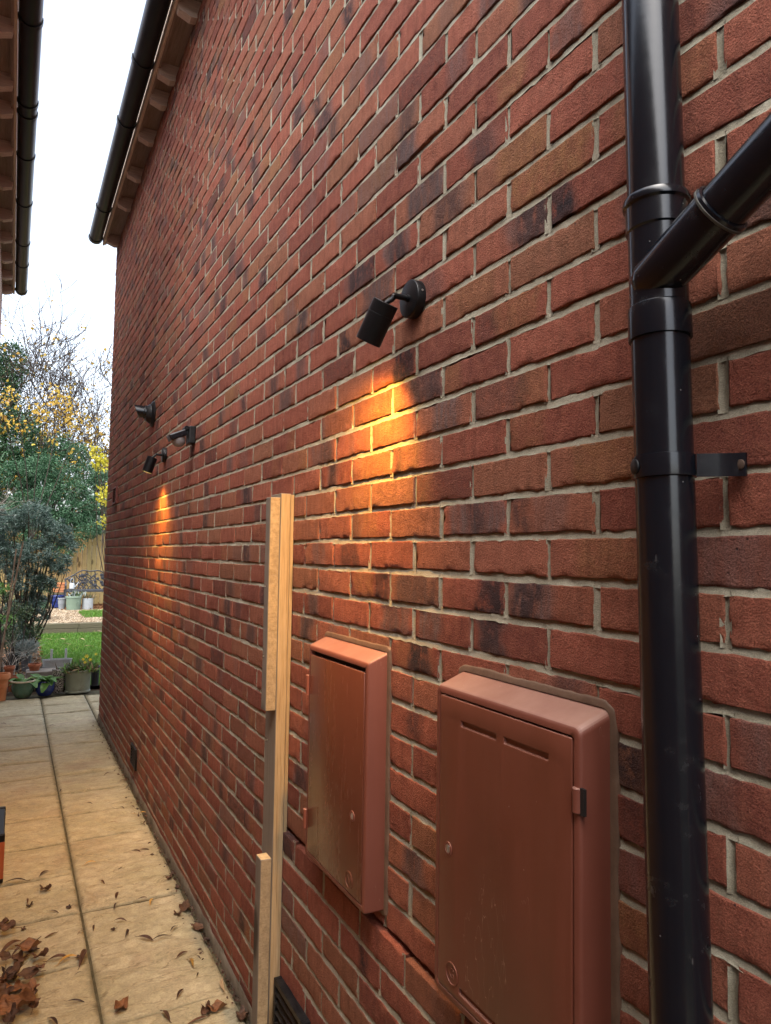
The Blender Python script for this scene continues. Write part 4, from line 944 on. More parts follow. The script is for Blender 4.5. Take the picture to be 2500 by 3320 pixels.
pot('flower_pot', 'royal blue glazed pot in the front row, right of the green bowl', -.418, 6.96, 0, [(.058, 0), (.070, .008), (.098, .06), (.104, .11), (.098, .165)], GLZB, .010, (.012, .005), .85)
pot('stone_planter', 'speckled granite-look pot with a dark band, between the blue pot and the big sage tub', -.272, 7.10, 0, [(.050, 0), (.062, .115), (.0605, .12), (.0605, .136), (.063, .14), (.070, .26)], STONE, .012, (.014, .003), .85, 'stone planter')
pot('tall_tub', 'large sage green tub overgrown with flowers, nearest the house corner', -.075, 7.06, 0, [(.128, .0), (.136, .004), (.136, .016), (.130, .022), (.139, .245), (.142, .25)], SAGE, .006, (.010, .003), .9, 'planter', 40)
pot('flower_pot', 'slim black plastic pot partly hidden behind the house corner', .138, 7.36, 0, [(.040, 0), (.049, .235)], BLKPOT, .004, (.022, .004), .9)
pot('flower_pot', 'stacked reddish terracotta pot behind the tall left pot', -.735, 7.36, 0, [(.045, 0), (.058, .17)], TERRAD, .007, (.035, .007), 0)
pot('flower_pot', 'small terracotta pot sitting in the one behind the tall pot', -.775, 7.34, .165, [(.034, 0), (.052, .12)], TERRAD, .007, (.03, .006), 0)
pot('flower_pot', 'wide brown terracotta pan on the low shelf behind the blue pot', -.513, 7.5, .20, [(.050, 0), (.066, .075)], TERRAD, .008, (.025, .006), .7)
m = MB(); m.box((-.60, 7.36, .0), (-.20, 7.62, .200)); tag(m.build('low_shelf', m_var('grey_timber_slab', (.14, .12, .10), (.20, .18, .15), .9, 12, .004, 60), None, .006, 1), 'low grey block shelf carrying the brown pan', 'shelf')
pot('nursery_pot', 'empty glossy black nursery pot left of the lavender', -.715, 8.86, 0, [(.052, 0), (.056, .13), (.070, .228)], BLKPOT, .004, (.016, .004), .55, 'plant pot')
pot('nursery_pot', 'grey-black nursery pot holding the lavender', -.575, 8.84, 0, [(.054, 0), (.066, .195)], m_var('faded_black_plastic', (.055, .055, .062), (.085, .085, .092), .5, 8), .004, (.014, .004), .9, 'plant pot')
m = MB()
t = thing('oval_trough', 'pale oval trough with two upright white handles behind the front pots', 'trough', (-.262, 7.72, .195))
m.lathe([(0, 0), (.152, .0), (.166, .085), (.169, .087), (.169, .092), (.162, .092), (.150, .02), (0, .02)], 40, None, 0, True, 1, .42); m.build('body', WHITEP, t)
m = MB()
m.lathe([(0, .070), (.158, .070)], 40, None, 0, True, 1, .42); m.build('compost', SOIL, t)
for hx in (-.066, .094):
    m = MB(); m.box((hx - .013, -.006, .072), (hx + .013, .006, .215)); m.build('handle', WHITEP, t, .005, 2)
m = MB(); m.box((-.42, 7.64, .0), (-.09, 7.86, .193)); tag(m.build('upturned_crate', BLKPOT, None, .01, 1), 'black upturned crate under the pale oval trough', 'crate')
big_leaves('foxglove_plant', 'broad-leaved plant growing in the green glazed bowl', -.635, 6.93, .155, 14, .15, .035, LEAFG, .5)
big_leaves('primula_plant', 'lush green plant spilling over the blue glazed pot', -.418, 6.96, .145, 22, .17, .03, LEAFG, .5)
def grassy(name, label, x, y, z, n, r, L, mats, pick, cat='plant', up=1.0, wd=.12):
    C = np.stack([x + rng.normal(size=n) * r, y + rng.normal(size=n) * r * .7, np.full(n, z)], -1); D = rng.normal(size=(n, 3)) * .7; D[:, 2] = np.abs(D[:, 2]) * .6 + up
    o = leaves_mesh(name, C, D, rng.uniform(.4, 1.2, n) * L, wd, mats, None, .05, rng.choice(len(mats), n, p=pick), .35); return tag(o, label, cat)
o = grassy('bedding_plants', 'tangle of straggling leaves, dry stems and yellow flowers in the big sage tub', -.06, 7.05, .215, 520, .075, .14, [LEAFG, STRAW, LEAFD], [.42, .36, .22], 'plant', .5, .16)
def flower(name, label, x, y, z, r, mat):
    m = MB(); V = [(0, 0, 0)]; F = []
    for k in range(6):
        a = 2 * math.pi * k / 6; b = len(V)
        V += [(r * .6 * math.cos(a - .4), -.004, r * .6 * math.sin(a - .4)), (r * math.cos(a), -.010, r * math.sin(a)), (r * .6 * math.cos(a + .4), -.004, r * .6 * math.sin(a + .4))]; F.append((0, b, b + 1, b + 2))
    m.add(V, F); m.lathe([(.006, 0), (.004, .006), (0, .007)], 8, Mrot((0, -.004, 0), (0, -1, 0), (1, 0, 0))); o = m.build(name, mat); o.location = (x, y, z); return o
for k, (x, z, r) in enumerate([(.000, .405, .026), (.040, .365, .022), (-.035, .372, .020), (.098, .425, .018), (-.015, .338, .020)]):
    tag(flower('yellow_flower', '', x, 6.98, z, r, YPET), 'small yellow bloom above the big sage tub', 'flower', 'yellow blooms above the sage tub')
LAV = m_leaf('lavender_grey', [(0, (.17, .215, .20)), (.5, (.25, .295, .28)), (1, (.34, .38, .36))], .7, .15)
C, D = in_blobs(900, [((-.578, 8.84, .285), (.125, .12, .095))], .15); D[:, 2] += .7
tag(leaves_mesh('lavender_bush', C, D, rng.uniform(.04, .085, 900), .10, LAV), 'silvery grey lavender bush in the faded nursery pot', 'bush')
# far group on the gravel
pot('round_tub', 'sage green round tub with a ring handle, middle of the trio on the gravel', .565, 16.95, .18, [(.150, 0), (.155, .03), (.158, .05), (.172, .30), (.178, .325)], SAGE2, .008, (.03, .006), .88, 'planter', 36)
M = Mrot((.645, 16.795, .345), (.25, -1, .0), (1, 0, 0)); m = MB()
m.tube([M @ Vector((.034 * math.cos(a), .034 * math.sin(a), .012)) for a in np.linspace(0, 6.2832, 25)], .006, 8); o = m.build('ring_handle', SAGE2, bpy.data.objects['round_tub']); o.matrix_parent_inverse = Matrix.Translation((-.565, -16.95, -.18))
pot('flower_pot', 'pale grey tapered pot, left of the ring-handled tub', .315, 17.1, .18, [(.068, 0), (.092, .275)], GREYP, .006, (.02, .004), .9)
pot('round_tub', 'white round tub with dry plants, right of the ring-handled tub', .885, 17.0, .18, [(.118, 0), (.122, .02), (.128, .265)], WHITEP, .006, (.02, .003), .92, 'planter')
pot('flower_pot', 'cobalt blue square-shouldered pot behind the grey pot', .255, 17.9, .18, [(.120, 0), (.165, .30)], GLZB, .012, (.03, .006), .85)
pot('nursery_pot', 'low black tub behind the blue pot group, beside the shrub', -.045, 17.9, .18, [(.10, 0), (.140, .24)], BLKPOT, .006, (.03, .01), .8)
t = thing('terracotta_trough', 'ribbed orange terracotta trough raised behind the blue pot', 'trough', (.30, 18.25, .53))
m = MB(); m.box((-.125, -.09, 0), (.125, .09, .25)); m.build('body', TERRA, t, .012, 2)
for z in (.06, .13, .20): m = MB(); m.box((-.130, -.096, z), (.130, .096, z + .028)); m.build('rib', TERRA, t, .01, 2)
m = MB(); m.box((.16, 18.15, .16), (.44, 18.35, .53)); tag(m.build('plinth_block', SLEEP, None, .01, 1), 'dark timber block under the ribbed terracotta trough', 'block')
grassy('seedlings', 'pale green sprouting plant in the ring-handled tub', .60, 16.95, .46, 90, .07, .17, [LEAFD, LAV], [.5, .5], 'plant', 1.0, .25)
grassy('dry_plants', 'dry brown plants in the white tub', .89, 17.0, .42, 130, .07, .14, [STRAW, LEAFD], [.7, .3], 'plant', .8, .15)
# watering can
GALV = m_var('galvanised_steel', (.42, .46, .48), (.54, .58, .60), .45, 20, 0, 0, .5, .35)
t = thing('watering_can', 'small pale metal watering can standing on the bench seat', 'watering can', (.56, 17.62, .655))
m = MB(); m.lathe([(0, 0), (.062, 0), (.062, .11), (.048, .135), (.045, .140), (.040, .140), (.040, .10)], 24); m.build('can_body', GALV, t)
m = MB(); m.tube([(.055, 0, .03), (.105, 0, .085), (.140, 0, .145)], [.014, .010, .008], 12); m.lathe([(.008, 0), (.022, .02), (.022, .024), (0, .026)], 14, Mrot((.138, 0, .142), (.6, 0, .75))); m.build('spout', GALV, t)
m = MB(); m.tube([(-.04 * math.cos(a) - .0, 0, .135 + .13 * math.sin(a)) for a in np.linspace(0, math.pi, 14)], .005, 8); m.build('handle', GALV, t)

# ------------------------------------------------------------------ cast iron bench
IRON = m_var('dark_cast_iron', (.016, .019, .026), (.035, .040, .050), .5, 12, .001, 60, .5)
t = thing('garden_bench', 'dark cast iron bench with an arched rose-pattern back, against the fence', 'bench', (1.02, 17.9, .17))
def arch(x): u = x / .60; return .66 + .27 * max(0, 1 - u * u) ** .8 - .02 * math.cos(u * 9)
m = MB()
xs = np.linspace(-.60, .60, 41); m.tube([(x, .13 + .03 * (arch(x) - .5), arch(x)) for x in xs], .016, 8)
m.tube([(x, .12, .44) for x in (-.60, 0, .60)], .012, 8)
m.build('back_rail', IRON, t)
m = MB(); r2 = random.Random(4)
for k in range(26):
    x0_ = -.54 + 1.08 * (k + .5) / 26; z0_ = .45; x, z, a = x0_, z0_, r2.uniform(.7, 2.4); P = [(x, .125, z)]
    for q in range(9):
        a += r2.uniform(-.55, .55); x += .055 * math.cos(a); z += .055 * math.sin(a)
        x = max(-.58, min(.58, x)); 
        if z > arch(x) - .01: z = arch(x) - .01; P.append((x, .135, z)); break
        P.append((x, .125, z))
    m.tube(P, .0115, 6)
m.build('scroll_back', IRON, t)
m = MB()
for k in range(15):
    x = r2.uniform(-.5, .5); z = r2.uniform(.52, arch(x) - .08); r_ = r2.uniform(.028, .055)
    m.lathe([(0, .012), (r_ * .4, .014), (r_, .004), (r_ * .9, -.004), (0, -.006)], 9, Mrot((x, .118, z), (0, -1, 0), (1, 0, 0)))
m.build('rose_ornament', IRON, t)
m = MB(); 
for k in range(11): m.box((-.60, -.32 + k * .040, .425), (.60, -.32 + k * .040 + .024, .437))
m.box((-.61, -.34, .40), (.61, -.322, .445)); m.build('seat', IRON, t, .002, 1)
for sx_ in (-1, 1):
    m = MB(); x = sx_ * .60; m.tube([(x, -.30, .43), (x, -.34, .28), (x, -.30, .14), (x, -.36, .0)], [.022, .02, .017, .024], 10); m.build('leg', IRON, t)
    m = MB(); m.tube([(x, .12, .45), (x, .15, .25), (x, .22, .0)], [.022, .019, .024], 10); m.build('leg', IRON, t)
    m = MB(); m.tube([(x, -.32, .44), (x, -.36, .56), (x, -.30, .64), (x, -.05, .65), (x, .12, .72)], .016, 10); m.tube([(x, -.30, .46), (x, -.18, .56), (x, -.05, .50), (x, .08, .60)], .010, 8); m.build('arm_rest', IRON, t)

# ------------------------------------------------------------------ shrubs and trees
BARK = m_var('bark', (.045, .034, .024), (.085, .066, .048), .95, 14, .01, 40, .1, 0, (.06, .07, .035), 5)
TWIG = m_var('twig', (.040, .032, .027), (.070, .056, .046), .95, 14, .002, 40, .1)
PALET = m_var('bleached_twig', (.30, .265, .22), (.40, .36, .31), .9, 14, .002, 40, .1)
EVERG = m_leaf('dark_evergreen_leaf', [(0, (.018, .058, .024)), (.4, (.034, .100, .043)), (.8, (.056, .140, .064)), (1, (.095, .180, .092))], .42, .15)
IVYL = m_leaf('ivy_leaf', [(0, (.016, .050, .018)), (.5, (.032, .090, .034)), (1, (.068, .140, .062))], .32, .15, True, .5)
GREYL = m_leaf('grey_green_leaf', [(0, (.045, .092, .066)), (.45, (.090, .150, .118)), (.85, (.145, .205, .170)), (1, (.24, .29, .25))], .45, .15)
YELL = m_leaf('autumn_leaf', [(0, (.42, .24, .030)), (.4, (.56, .36, .045)), (.75, (.62, .45, .07)), (1, (.36, .18, .04))], .5, .4)
LIME = m_leaf('lime_autumn_leaf', [(0, (.50, .46, .03)), (.5, (.66, .58, .05)), (1, (.42, .42, .05))], .5, .4)
def branches(m, p, d, L, r, depth, g, spread=.55, up=.18, n=5, kids=(2, 3), tips=None, minr=.0022):
    P = [Vector(p)]; d = Vector(d).normalized(); Rr = [r]
    for k in range(n):
        d = (d + Vector((g.gauss(0, .16), g.gauss(0, .16), g.gauss(0, .10) + up * .22))).normalized(); P.append(P[-1] + d * L / n); Rr.append(r * (1 - .55 * (k + 1) / n))
    m.tube(P, [max(minr, q) for q in Rr], 5 if r < .03 else 8, 0, False)
    if depth == 0:
        if tips is not None: tips.append((P[-1], d)); tips.append((P[-2], d)); tips.append((P[n // 2], d))
        return
    for c in range(g.randint(*kids)):
        i = g.randint(max(1, n // 2 - 1), n); a = Vector((g.gauss(0, 1), g.gauss(0, 1), g.gauss(0, .6) + up)).normalized()
        branches(m, P[i], (d * (1 - spread) + a * spread), L * g.uniform(.58, .82), Rr[i] * .72, depth - 1, g, spread, up, n, kids, tips, minr)
    branches(m, P[-1], d, L * .7, Rr[-1], depth - 1, g, spread, up, n, kids, tips, minr)
def leaf_at_tips(name, tips, per, L, wd, mat, parent, spread, droop=-.2):
    P = np.array([t_[0] for t_ in tips]); D = np.array([t_[1] for t_ in tips])
    C = np.repeat(P, per, 0) + rng.normal(size=(len(P) * per, 3)) * spread; D = np.repeat(D, per, 0) * .4 + rdir(len(C)) * .8; D[:, 2] += droop
    return leaves_mesh(name, C, D, rng.uniform(.6, 1.2, len(C)) * L, wd, mat, parent)
def blob(x, y, Y, rx, ry, rz): p = at(x, y, Y); return (np.array(p), (rx, ry, rz))

# dark ivy-clad tree at the back left
g = random.Random(21)
t = thing('ivy_clad_tree', 'dark ivy-smothered tree rising behind the fence at the far left', 'tree', (-1.35, 21.0, 0))
def inv(o, root): o.matrix_parent_inverse = Matrix.Translation(-root.location); return o
m = MB(); tips = []; m.tube([(-1.35, 21, 0), (-1.3, 21, 2.2), (-1.2, 21, 4.6)], [.22, .18, .12], 12, 0, False)
for k in range(5): branches(m, (-1.28 + .05 * k, 21, 3.2 + .35 * k), (g.uniform(-.6, .9), g.uniform(-.5, .5), 1), 1.6, .05, 3, g, .5, .3, 5, (2, 3), tips)
inv(m.build('trunk', BARK, t), t)
B1 = [blob(-10, 1300, 21, .62, .55, 1.25), blob(60, 1420, 20.5, .55, .5, .8), blob(10, 1560, 20.3, .8, .5, .9), blob(40, 1180, 21.3, .42, .4, .7), blob(-60, 1150, 21, .5, .5, .9), blob(120, 1560, 20.2, .5, .4, .55)]
C, D = in_blobs(2100, B1, .42); C, D2 = clump(C, D, 7, .075)
inv(leaves_mesh('crown', C, D2 * .6 + rdir(len(C)) * .7, rng.uniform(.045, .095, len(C)), .75, IVYL, t), t)
inv(leaf_at_tips('twig_leaves', tips, 1, .05, .6, STRAW, t, .05), t)

# evergreen mass overhanging the fence
t = thing('evergreen_tree', 'broad dark green conifer-like tree hanging over the fence top', 'tree', (.35, 20.2, 0))
m = MB(); m.tube([(.35, 20.2, 0), (.34, 20.2, 1.6), (.38, 20.2, 2.7)], [.16, .13, .07], 10, 0, False)
for k in range(12): branches(m, (.36, 20.2, 1.7 + .1 * k), (g.uniform(-1, 1), g.uniform(-1, .3), g.uniform(-.1, .5)), 1.0, .035, 2, g, .5, 0, 5, (2, 2))
inv(m.build('trunk', BARK, t), t)
B2 = [blob(150, 1520, 19.6, .62, .55, .36), blob(230, 1590, 19.4, .55, .5, .32), blob(310, 1640, 19.3, .40, .45, .30), blob(90, 1640, 19.4, .6, .5, .38), blob(190, 1690, 19.1, .62, .45, .30), blob(300, 1700, 18.95, .42, .4, .20), blob(245, 1470, 20.2, .35, .4, .3), blob(60, 1540, 19.8, .5, .5, .36), blob(340, 1560, 19.8, .35, .4, .3), blob(160, 1600, 19.2, .35, .35, .25), blob(330, 1712, 18.40, .26, .12, .15), blob(285, 1722, 18.35, .28, .14, .17), blob(240, 1745, 18.3, .28, .16, .20), blob(200, 1790, 18.3, .22, .16, .24), blob(110, 1500, 20.4, .6, .4, .45), blob(190, 1450, 20.6, .4, .4, .35), blob(280, 1540, 19.9, .45, .4, .35), blob(250, 1660, 19.0, .5, .4, .3), blob(130, 1720, 18.4, .5, .25, .35), blob(30, 1740, 18.4, .5, .25, .45)]
C, D = in_blobs(4300, B2, .40)
dr = D.copy(); dr[:, 2] -= .55; C, D2 = clump(C, dr, 8, .055)
inv(leaves_mesh('crown', C, D2 * .75 + rdir(len(C)) * .55, rng.uniform(.045, .10, len(C)), .38, EVERG, t), t)

# autumn tree: forked trunk, many twigs, yellow leaves thinning out upwards
def autumn(label, x, y, stems, Lm, seed, keep, leafL, zlo, zhi):
    g = random.Random(seed); t = thing('autumn_tree', label, 'tree', (x, y, 0)); m = MB(); tips = []
    for (dx, dy, L, r) in stems:
        branches(m, (x + dx * .1, y, .2), (dx, dy, 1), L, r, 5, g, .56, .22, 6, (2, 3), tips, .0075)
    inv(m.build('trunk', TWIG, t), t)
    sel = [q for q in tips if g.random() < keep * max(.06, 1 - max(0, (q[0].z - zlo)) / (zhi - zlo))]
    if sel: inv(leaf_at_tips('yellow_leaves', sel, 2, leafL, .85, YELL, t, .07), t)
    return t
autumn('tall autumn tree with forked dark stems and thinning yellow leaves, in front of the sky', .55, 22.5, [(-.10, 0, 3.5, .085), (.16, -.05, 3.7, .08), (.02, .1, 3.2, .06)], 2, 5, .92, .115, 3.6, 6.8)
autumn('slender leafless tree behind, its fine twigs crossing the gap of sky', -.55, 25.0, [(-.14, 0, 3.3, .06), (.10, .05, 3.2, .06)], 2, 9, .04, .05, 3.0, 7.0)
autumn('half-hidden autumn tree close to the house corner with sparse twigs', 1.55, 24.0, [(-.05, 0, 3.3, .06), (.10, 0, 3.0, .05)], 2, 14, .38, .10, 3.4, 7.0)
def leafy_twigs(name, label, B, n, per, L, wd, mat, stem0, seed, cat='bush', spread=.05, up=0.0, shell=.2, ntw=10, twm=TWIG):
    t = thing(name, label, cat, stem0); g = random.Random(seed); m = MB()
    for k in range(ntw):
        b = B[k % len(B)]; c = Vector(b[0]) + Vector((g.gauss(0, .4) * b[1][0], g.gauss(0, .4) * b[1][1], g.gauss(0, .4) * b[1][2])); s0 = Vector(stem0)
        mid = (s0 + c) / 2 + Vector((g.gauss(0, .06), g.gauss(0, .06), g.gauss(0, .06))); m.tube([s0, mid, c, c + (c - mid) * .6], [.014, .010, .006, .003], 6, 0, False)
    inv(m.build('stems', twm, t), t)
    C, D = in_blobs(n, B, shell); D[:, 2] += up; C, D2 = clump(C, D, per, spread)
    inv(leaves_mesh('foliage', C, D2 * .6 + rdir(len(C)) * .7, rng.uniform(.6, 1.2, len(C)) * L, wd, mat, t), t); return t
leafy_twigs('yellow_shrub', 'bright lemon-yellow leaved shrub squeezed against the house corner', [blob(325, 1500, 17.6, .16, .2, .22), blob(340, 1600, 17.5, .17, .2, .26), blob(310, 1465, 17.7, .10, .15, .10), blob(350, 1690, 17.4, .10, .15, .15)], 150, 4, .075, .85, LIME, (1.5, 17.7, .17), 3, spread=.055)
leafy_twigs('beech_sprays', 'loose sprays of large yellow leaves hanging in front of the dark ivy', [blob(40, 1280, 16.5, .30, .3, .30), blob(130, 1330, 16.8, .38, .3, .24), blob(190, 1290, 17.5, .45, .4, .35), blob(60, 1380, 16.3, .35, .3, .25), blob(230, 1350, 17.5, .35, .4, .35)], 170, 2, .085, .8, YELL, tuple(at(100, 1760, 17.5)), 8, 'branches', .07, -.3, .0, 5)

# grey-green shrub: whorls of narrow leaves
def whorl_shrub(label, B, n, L, seed):
    base = Vector((-.62, 9.7, 0)); t = thing('grey_green_shrub', label, 'shrub', base); g = random.Random(seed); m = MB()
    C, D = in_blobs(n, B, .35)
    for k in range(0, n, 26):
        c = Vector(C[k]); mid = base.lerp(c, .55) + Vector((g.gauss(0, .07), g.gauss(0, .07), g.gauss(0, .05))); m.tube([base + Vector((g.gauss(0, .03), g.gauss(0, .03), 0)), base.lerp(mid, .5) + Vector((g.gauss(0, .04), g.gauss(0, .04), 0)), mid, c], [.016, .012, .008, .004], 6, 0, False)
    inv(m.build('stems', BARK, t), t)
    ax = D.copy(); ax[:, 2] += .55; ax /= np.linalg.norm(ax, axis=1, keepdims=True)
    per = 15; A = np.repeat(ax, per, 0); Cc = np.repeat(C, per, 0) + A * rng.uniform(-.035, .035, (n * per, 1)); side = rdir(n * per); side -= A * (side * A).sum(1, keepdims=True); side /= np.linalg.norm(side, axis=1, keepdims=True)
    inv(leaves_mesh('foliage', Cc, side + A * rng.uniform(.15, .9, (n * per, 1)), rng.uniform(.045, .085, n * per), .19, GREYL, t, .06, None, .12), t)
    return t
SB = [blob(30, 1690, 9.6, .24, .3, .18), blob(110, 1670, 9.5, .24, .3, .18), blob(185, 1725, 9.4, .19, .28, .18), blob(222, 1765, 9.4, .11, .2, .11), blob(120, 1790, 9.3, .26, .3, .20), blob(20, 1810, 9.6, .26, .3, .22), blob(190, 1830, 9.3, .15, .25, .13), blob(80, 1880, 9.4, .24, .28, .17), blob(-40, 1750, 9.8, .24, .3, .34), blob(100, 1950, 9.5, .17, .22, .13), blob(40, 1990, 9.4, .22, .22, .16), blob(150, 1890, 9.3, .13, .2, .10), blob(60, 2060, 9.3, .16, .2, .12), blob(130, 2000, 9.5, .10, .15, .08)]
whorl_shrub('large grey-green shrub with whorls of narrow leaves, overhanging the pots on the left', SB, 1250, .07, 6)
leafy_twigs('undergrowth_bush', 'low dark leafy bush at the foot of the grey-green shrub', [blob(60, 1990, 9.0, .16, .2, .14), blob(20, 2060, 8.7, .14, .2, .12), blob(100, 2040, 9.3, .12, .2, .10), blob(5, 1930, 8.8, .10, .15, .10)], 260, 5, .05, .5, LEAFD, (-.75, 8.9, 0), 12, 'bush', .03)
leafy_twigs('laurel_sprig', 'small bush of glossy fresh green leaves at the left edge behind the canes', [blob(12, 1905, 8.2, .05, .08, .05), blob(5, 2010, 8.1, .05, .08, .05), blob(45, 2010, 8.3, .05, .08, .04)], 34, 3, .07, .5, LEAFG, (-.85, 8.2, 0), 15, 'bush', .02, .3, .1, 6)
leafy_twigs('dark_yew_bush', 'small dark bush between the canes and the far pots', [blob(150, 1900, 14.5, .20, .2, .14), blob(120, 1960, 14.4, .2, .2, .14), blob(60, 1940, 14.8, .25, .2, .2)], 300, 5, .05, .3, EVERG, (-.05, 14.5, .17), 17, 'bush', .04)
# dead pale twigs reaching in from the left, bamboo canes
t = MB(); g = random.Random(33)
p0 = at(-40, 1640, 9.0)
for k in range(3): branches(t, p0 + Vector((0, .02 * k, -.03 * k)), (1, .1 * k - .1, .25 - .12 * k), .26, .0075, 2, g, .45, .15, 5, (2, 2), None, .0016)
tag(t.build('dead_branch', PALET), 'bleached bare branch reaching in from the left above the shrub', 'branch')
t = MB(); p0 = Vector((-.83, 8.3, .0))
for k in range(16): branches(t, p0 + Vector((g.gauss(0, .05), g.gauss(0, .05), 0)), (g.gauss(.1, .35), g.gauss(0, .3), 1), .32, .0035, 2, g, .5, -.15, 6, (1, 2), None, .0011)
tag(t.build('dry_climber', PALET), 'tangle of dry straw-coloured climber growth around the canes', 'dry plant')
CANE = m_wood('bamboo_cane', (.25, .175, .115), (.31, .225, .155), (.16, .11, .075), .7, 'z', False)
def cane(label, a, b, r):
    m = MB(); a, b = Vector(a), Vector(b); L = (b - a).length; P, Q = [], []; k = 0
    for i in range(11):
        for dz, rr in ((0, r), (.006 / L, r * 1.22), (.012 / L, r)):
            s_ = min(1, i / 10 + dz); P.append(a.lerp(b, s_)); Q.append(rr)
    m.tube(P, Q, 10); return tag(m.build('bamboo_cane', CANE), label, 'cane', 'canes leaning in the left bed')
cane('longer bamboo cane leaning right, its top clear against the shrub', (-.925, 7.75, .0), at(75, 1757, 7.6), .0092)
cane('shorter bamboo cane crossing just behind the longer one', (-.885, 7.85, .0), at(53, 1779, 7.7), .0080)

# ------------------------------------------------------------------ fallen leaves on the paving
BRN = m_deadleaf('brown_leaf', (.055, .024, .014), (.105, .050, .027), (.160, .085, .045)); DRK = m_deadleaf('dark_leaf', (.030, .016, .012), (.060, .030, .019), (.095, .050, .030)); YLF = m_deadleaf('yellow_willow_leaf', (.38, .19, .030), (.46, .27, .055), (.30, .13, .03)); ORL = m_deadleaf('orange_leaf', (.13, .052, .022), (.20, .088, .036), (.10, .042, .022)); PAL = m_deadleaf('pale_leaf', (.34, .23, .13), (.42, .31, .19), (.26, .16, .09))
def slim_leaf(name, seed, L=.06, w_=.15, arch_=.35, twist=.6, mat=BRN):
    g = np.random.default_rng(seed); n = 12; V = []
    bend = g.uniform(-.7, .7)
    for i in range(n + 1):
        s_ = i / n; a = bend * (s_ - .5); c = np.array([L * (s_ - .5), L * bend * .35 * (s_ - .5) ** 2 * 2, L * arch_ * (1 - (2 * s_ - 1) ** 2)])
        hw = L * w_ * .5 * math.sin(math.pi * min(1, .04 + s_ * .94)) ** .8; tw = twist * (s_ - .3)
        for q in (-1, 0, 1): V.append(c + np.array([0, q * hw * math.cos(tw), q * hw * math.sin(tw) + abs(q) * hw * .6]))
    F = [(i * 3 + j, i * 3 + j + 1, (i + 1) * 3 + j + 1, (i + 1) * 3 + j) for i in range(n) for j in range(2)]
    V = np.array(V); V[:, 2] -= V[:, 2].min() - .0005
    m = MB(); m.add(V, F, 0, True); m.tube([V[1] + np.array((-L * .16, 0, .001)), V[1]], .0007, 5); return m.build(name, mat)
def broad_leaf(name, seed, L=.09, mat=BRN, crump=.35, lobes=5):
    g = np.random.default_rng(seed); nr, na = 7, 30; V = [(0, 0, 0)]
    ph = g.uniform(0, 6.28); cr = g.uniform(.6, 1.3)
    for i in range(1, nr + 1):
        for k in range(na):
            a = 2 * math.pi * k / na; lob = .62 + .38 * abs(math.cos(a * lobes / 2)) ** 1.6 if lobes else 1 - .28 * abs(math.sin(a))
            r = L * .5 * (i / nr) * lob * (1 + .12 * float(vnoise(k * .9, seed, 3) - .5)); x, y = r * math.cos(a), r * math.sin(a) * .82
            u = i / nr
            z = L * crump * .45 * (u ** 2) * (.25 + .75 * math.sin(1.5 * a + ph) ** 2) * cr + L * .16 * u * (float(fbm(x * 50 + seed, y * 50, 4, 3)) - .5) * 2 + L * .03 * math.cos(lobes * a) * u
            x *= 1 - .16 * crump * u; y *= 1 - .26 * crump * u * cr
            V.append((x, y, z))
    F = [(0, 1 + k, 1 + (k + 1) % na) for k in range(na)] + [(1 + (i - 1) * na + k, 1 + i * na + k, 1 + i * na + (k + 1) % na, 1 + (i - 1) * na + (k + 1) % na) for i in range(1, nr) for k in range(na)]
    V = np.array(V); V[:, 2] -= V[:, 2].min() - .0005
    m = MB(); m.add(V, F, 0, True); m.tube([(0, 0, V[0][2] + .001), (-L * .35, L * .05, .004), (-L * .62, L * .14, .006)], .0011, 6); return m.build(name, mat)
c5 = lambda x, y: (x / 1.851, 2250 + y / 1.851)
def put(o, x, y, rz, s, dz=0, tilt=(0, 0)):
    p = on_ground(*c5(x, y)); o.location = (p.x, p.y, -.0035 + dz); o.rotation_euler = (tilt[0], tilt[1], rz); o.scale = (s, s, s); return o
SL = [slim_leaf('willow_leaf', k, .062, .15 + .03 * (k % 3), [.10, .16, .07, .12, .10][k], .5 + .4 * (k % 2), m_) for k, m_ in enumerate([DRK, BRN, BRN, YLF, PAL])]
BL = [broad_leaf('broad_leaf', 40 + k, .085, m_, c_, l_) for k, (m_, c_, l_) in enumerate([(BRN, .45, 5), (ORL, .55, 0), (DRK, .5, 5), (BRN, .3, 0), (ORL, .35, 5)])]
used = {}
def leaf(proto, x, y, s, label, group, dz=0, rz=None, tilt=None):
    o = proto if proto.name not in used else proto.copy()
    if proto.name in used: col.objects.link(o)
    used[proto.name] = 1
    put(o, x, y, random.uniform(0, 6.28) if rz is None else rz, s, dz, tilt or (random.uniform(-.15, .15), random.uniform(-.15, .15)))
    return tag(o, label, 'leaf', group)
LAB = {'d': ('small dark curled leaf lying on the yellow paving', 0), 'b': ('thin brown curled leaf lying on the yellow paving', 1), 'B': ('thin brown curled leaf lying on the yellow paving', 2), 'y': ('slender yellow leaf lying on the yellow paving', 3), 'p': ('pale straw-coloured leaf lying on the yellow paving', 4)}
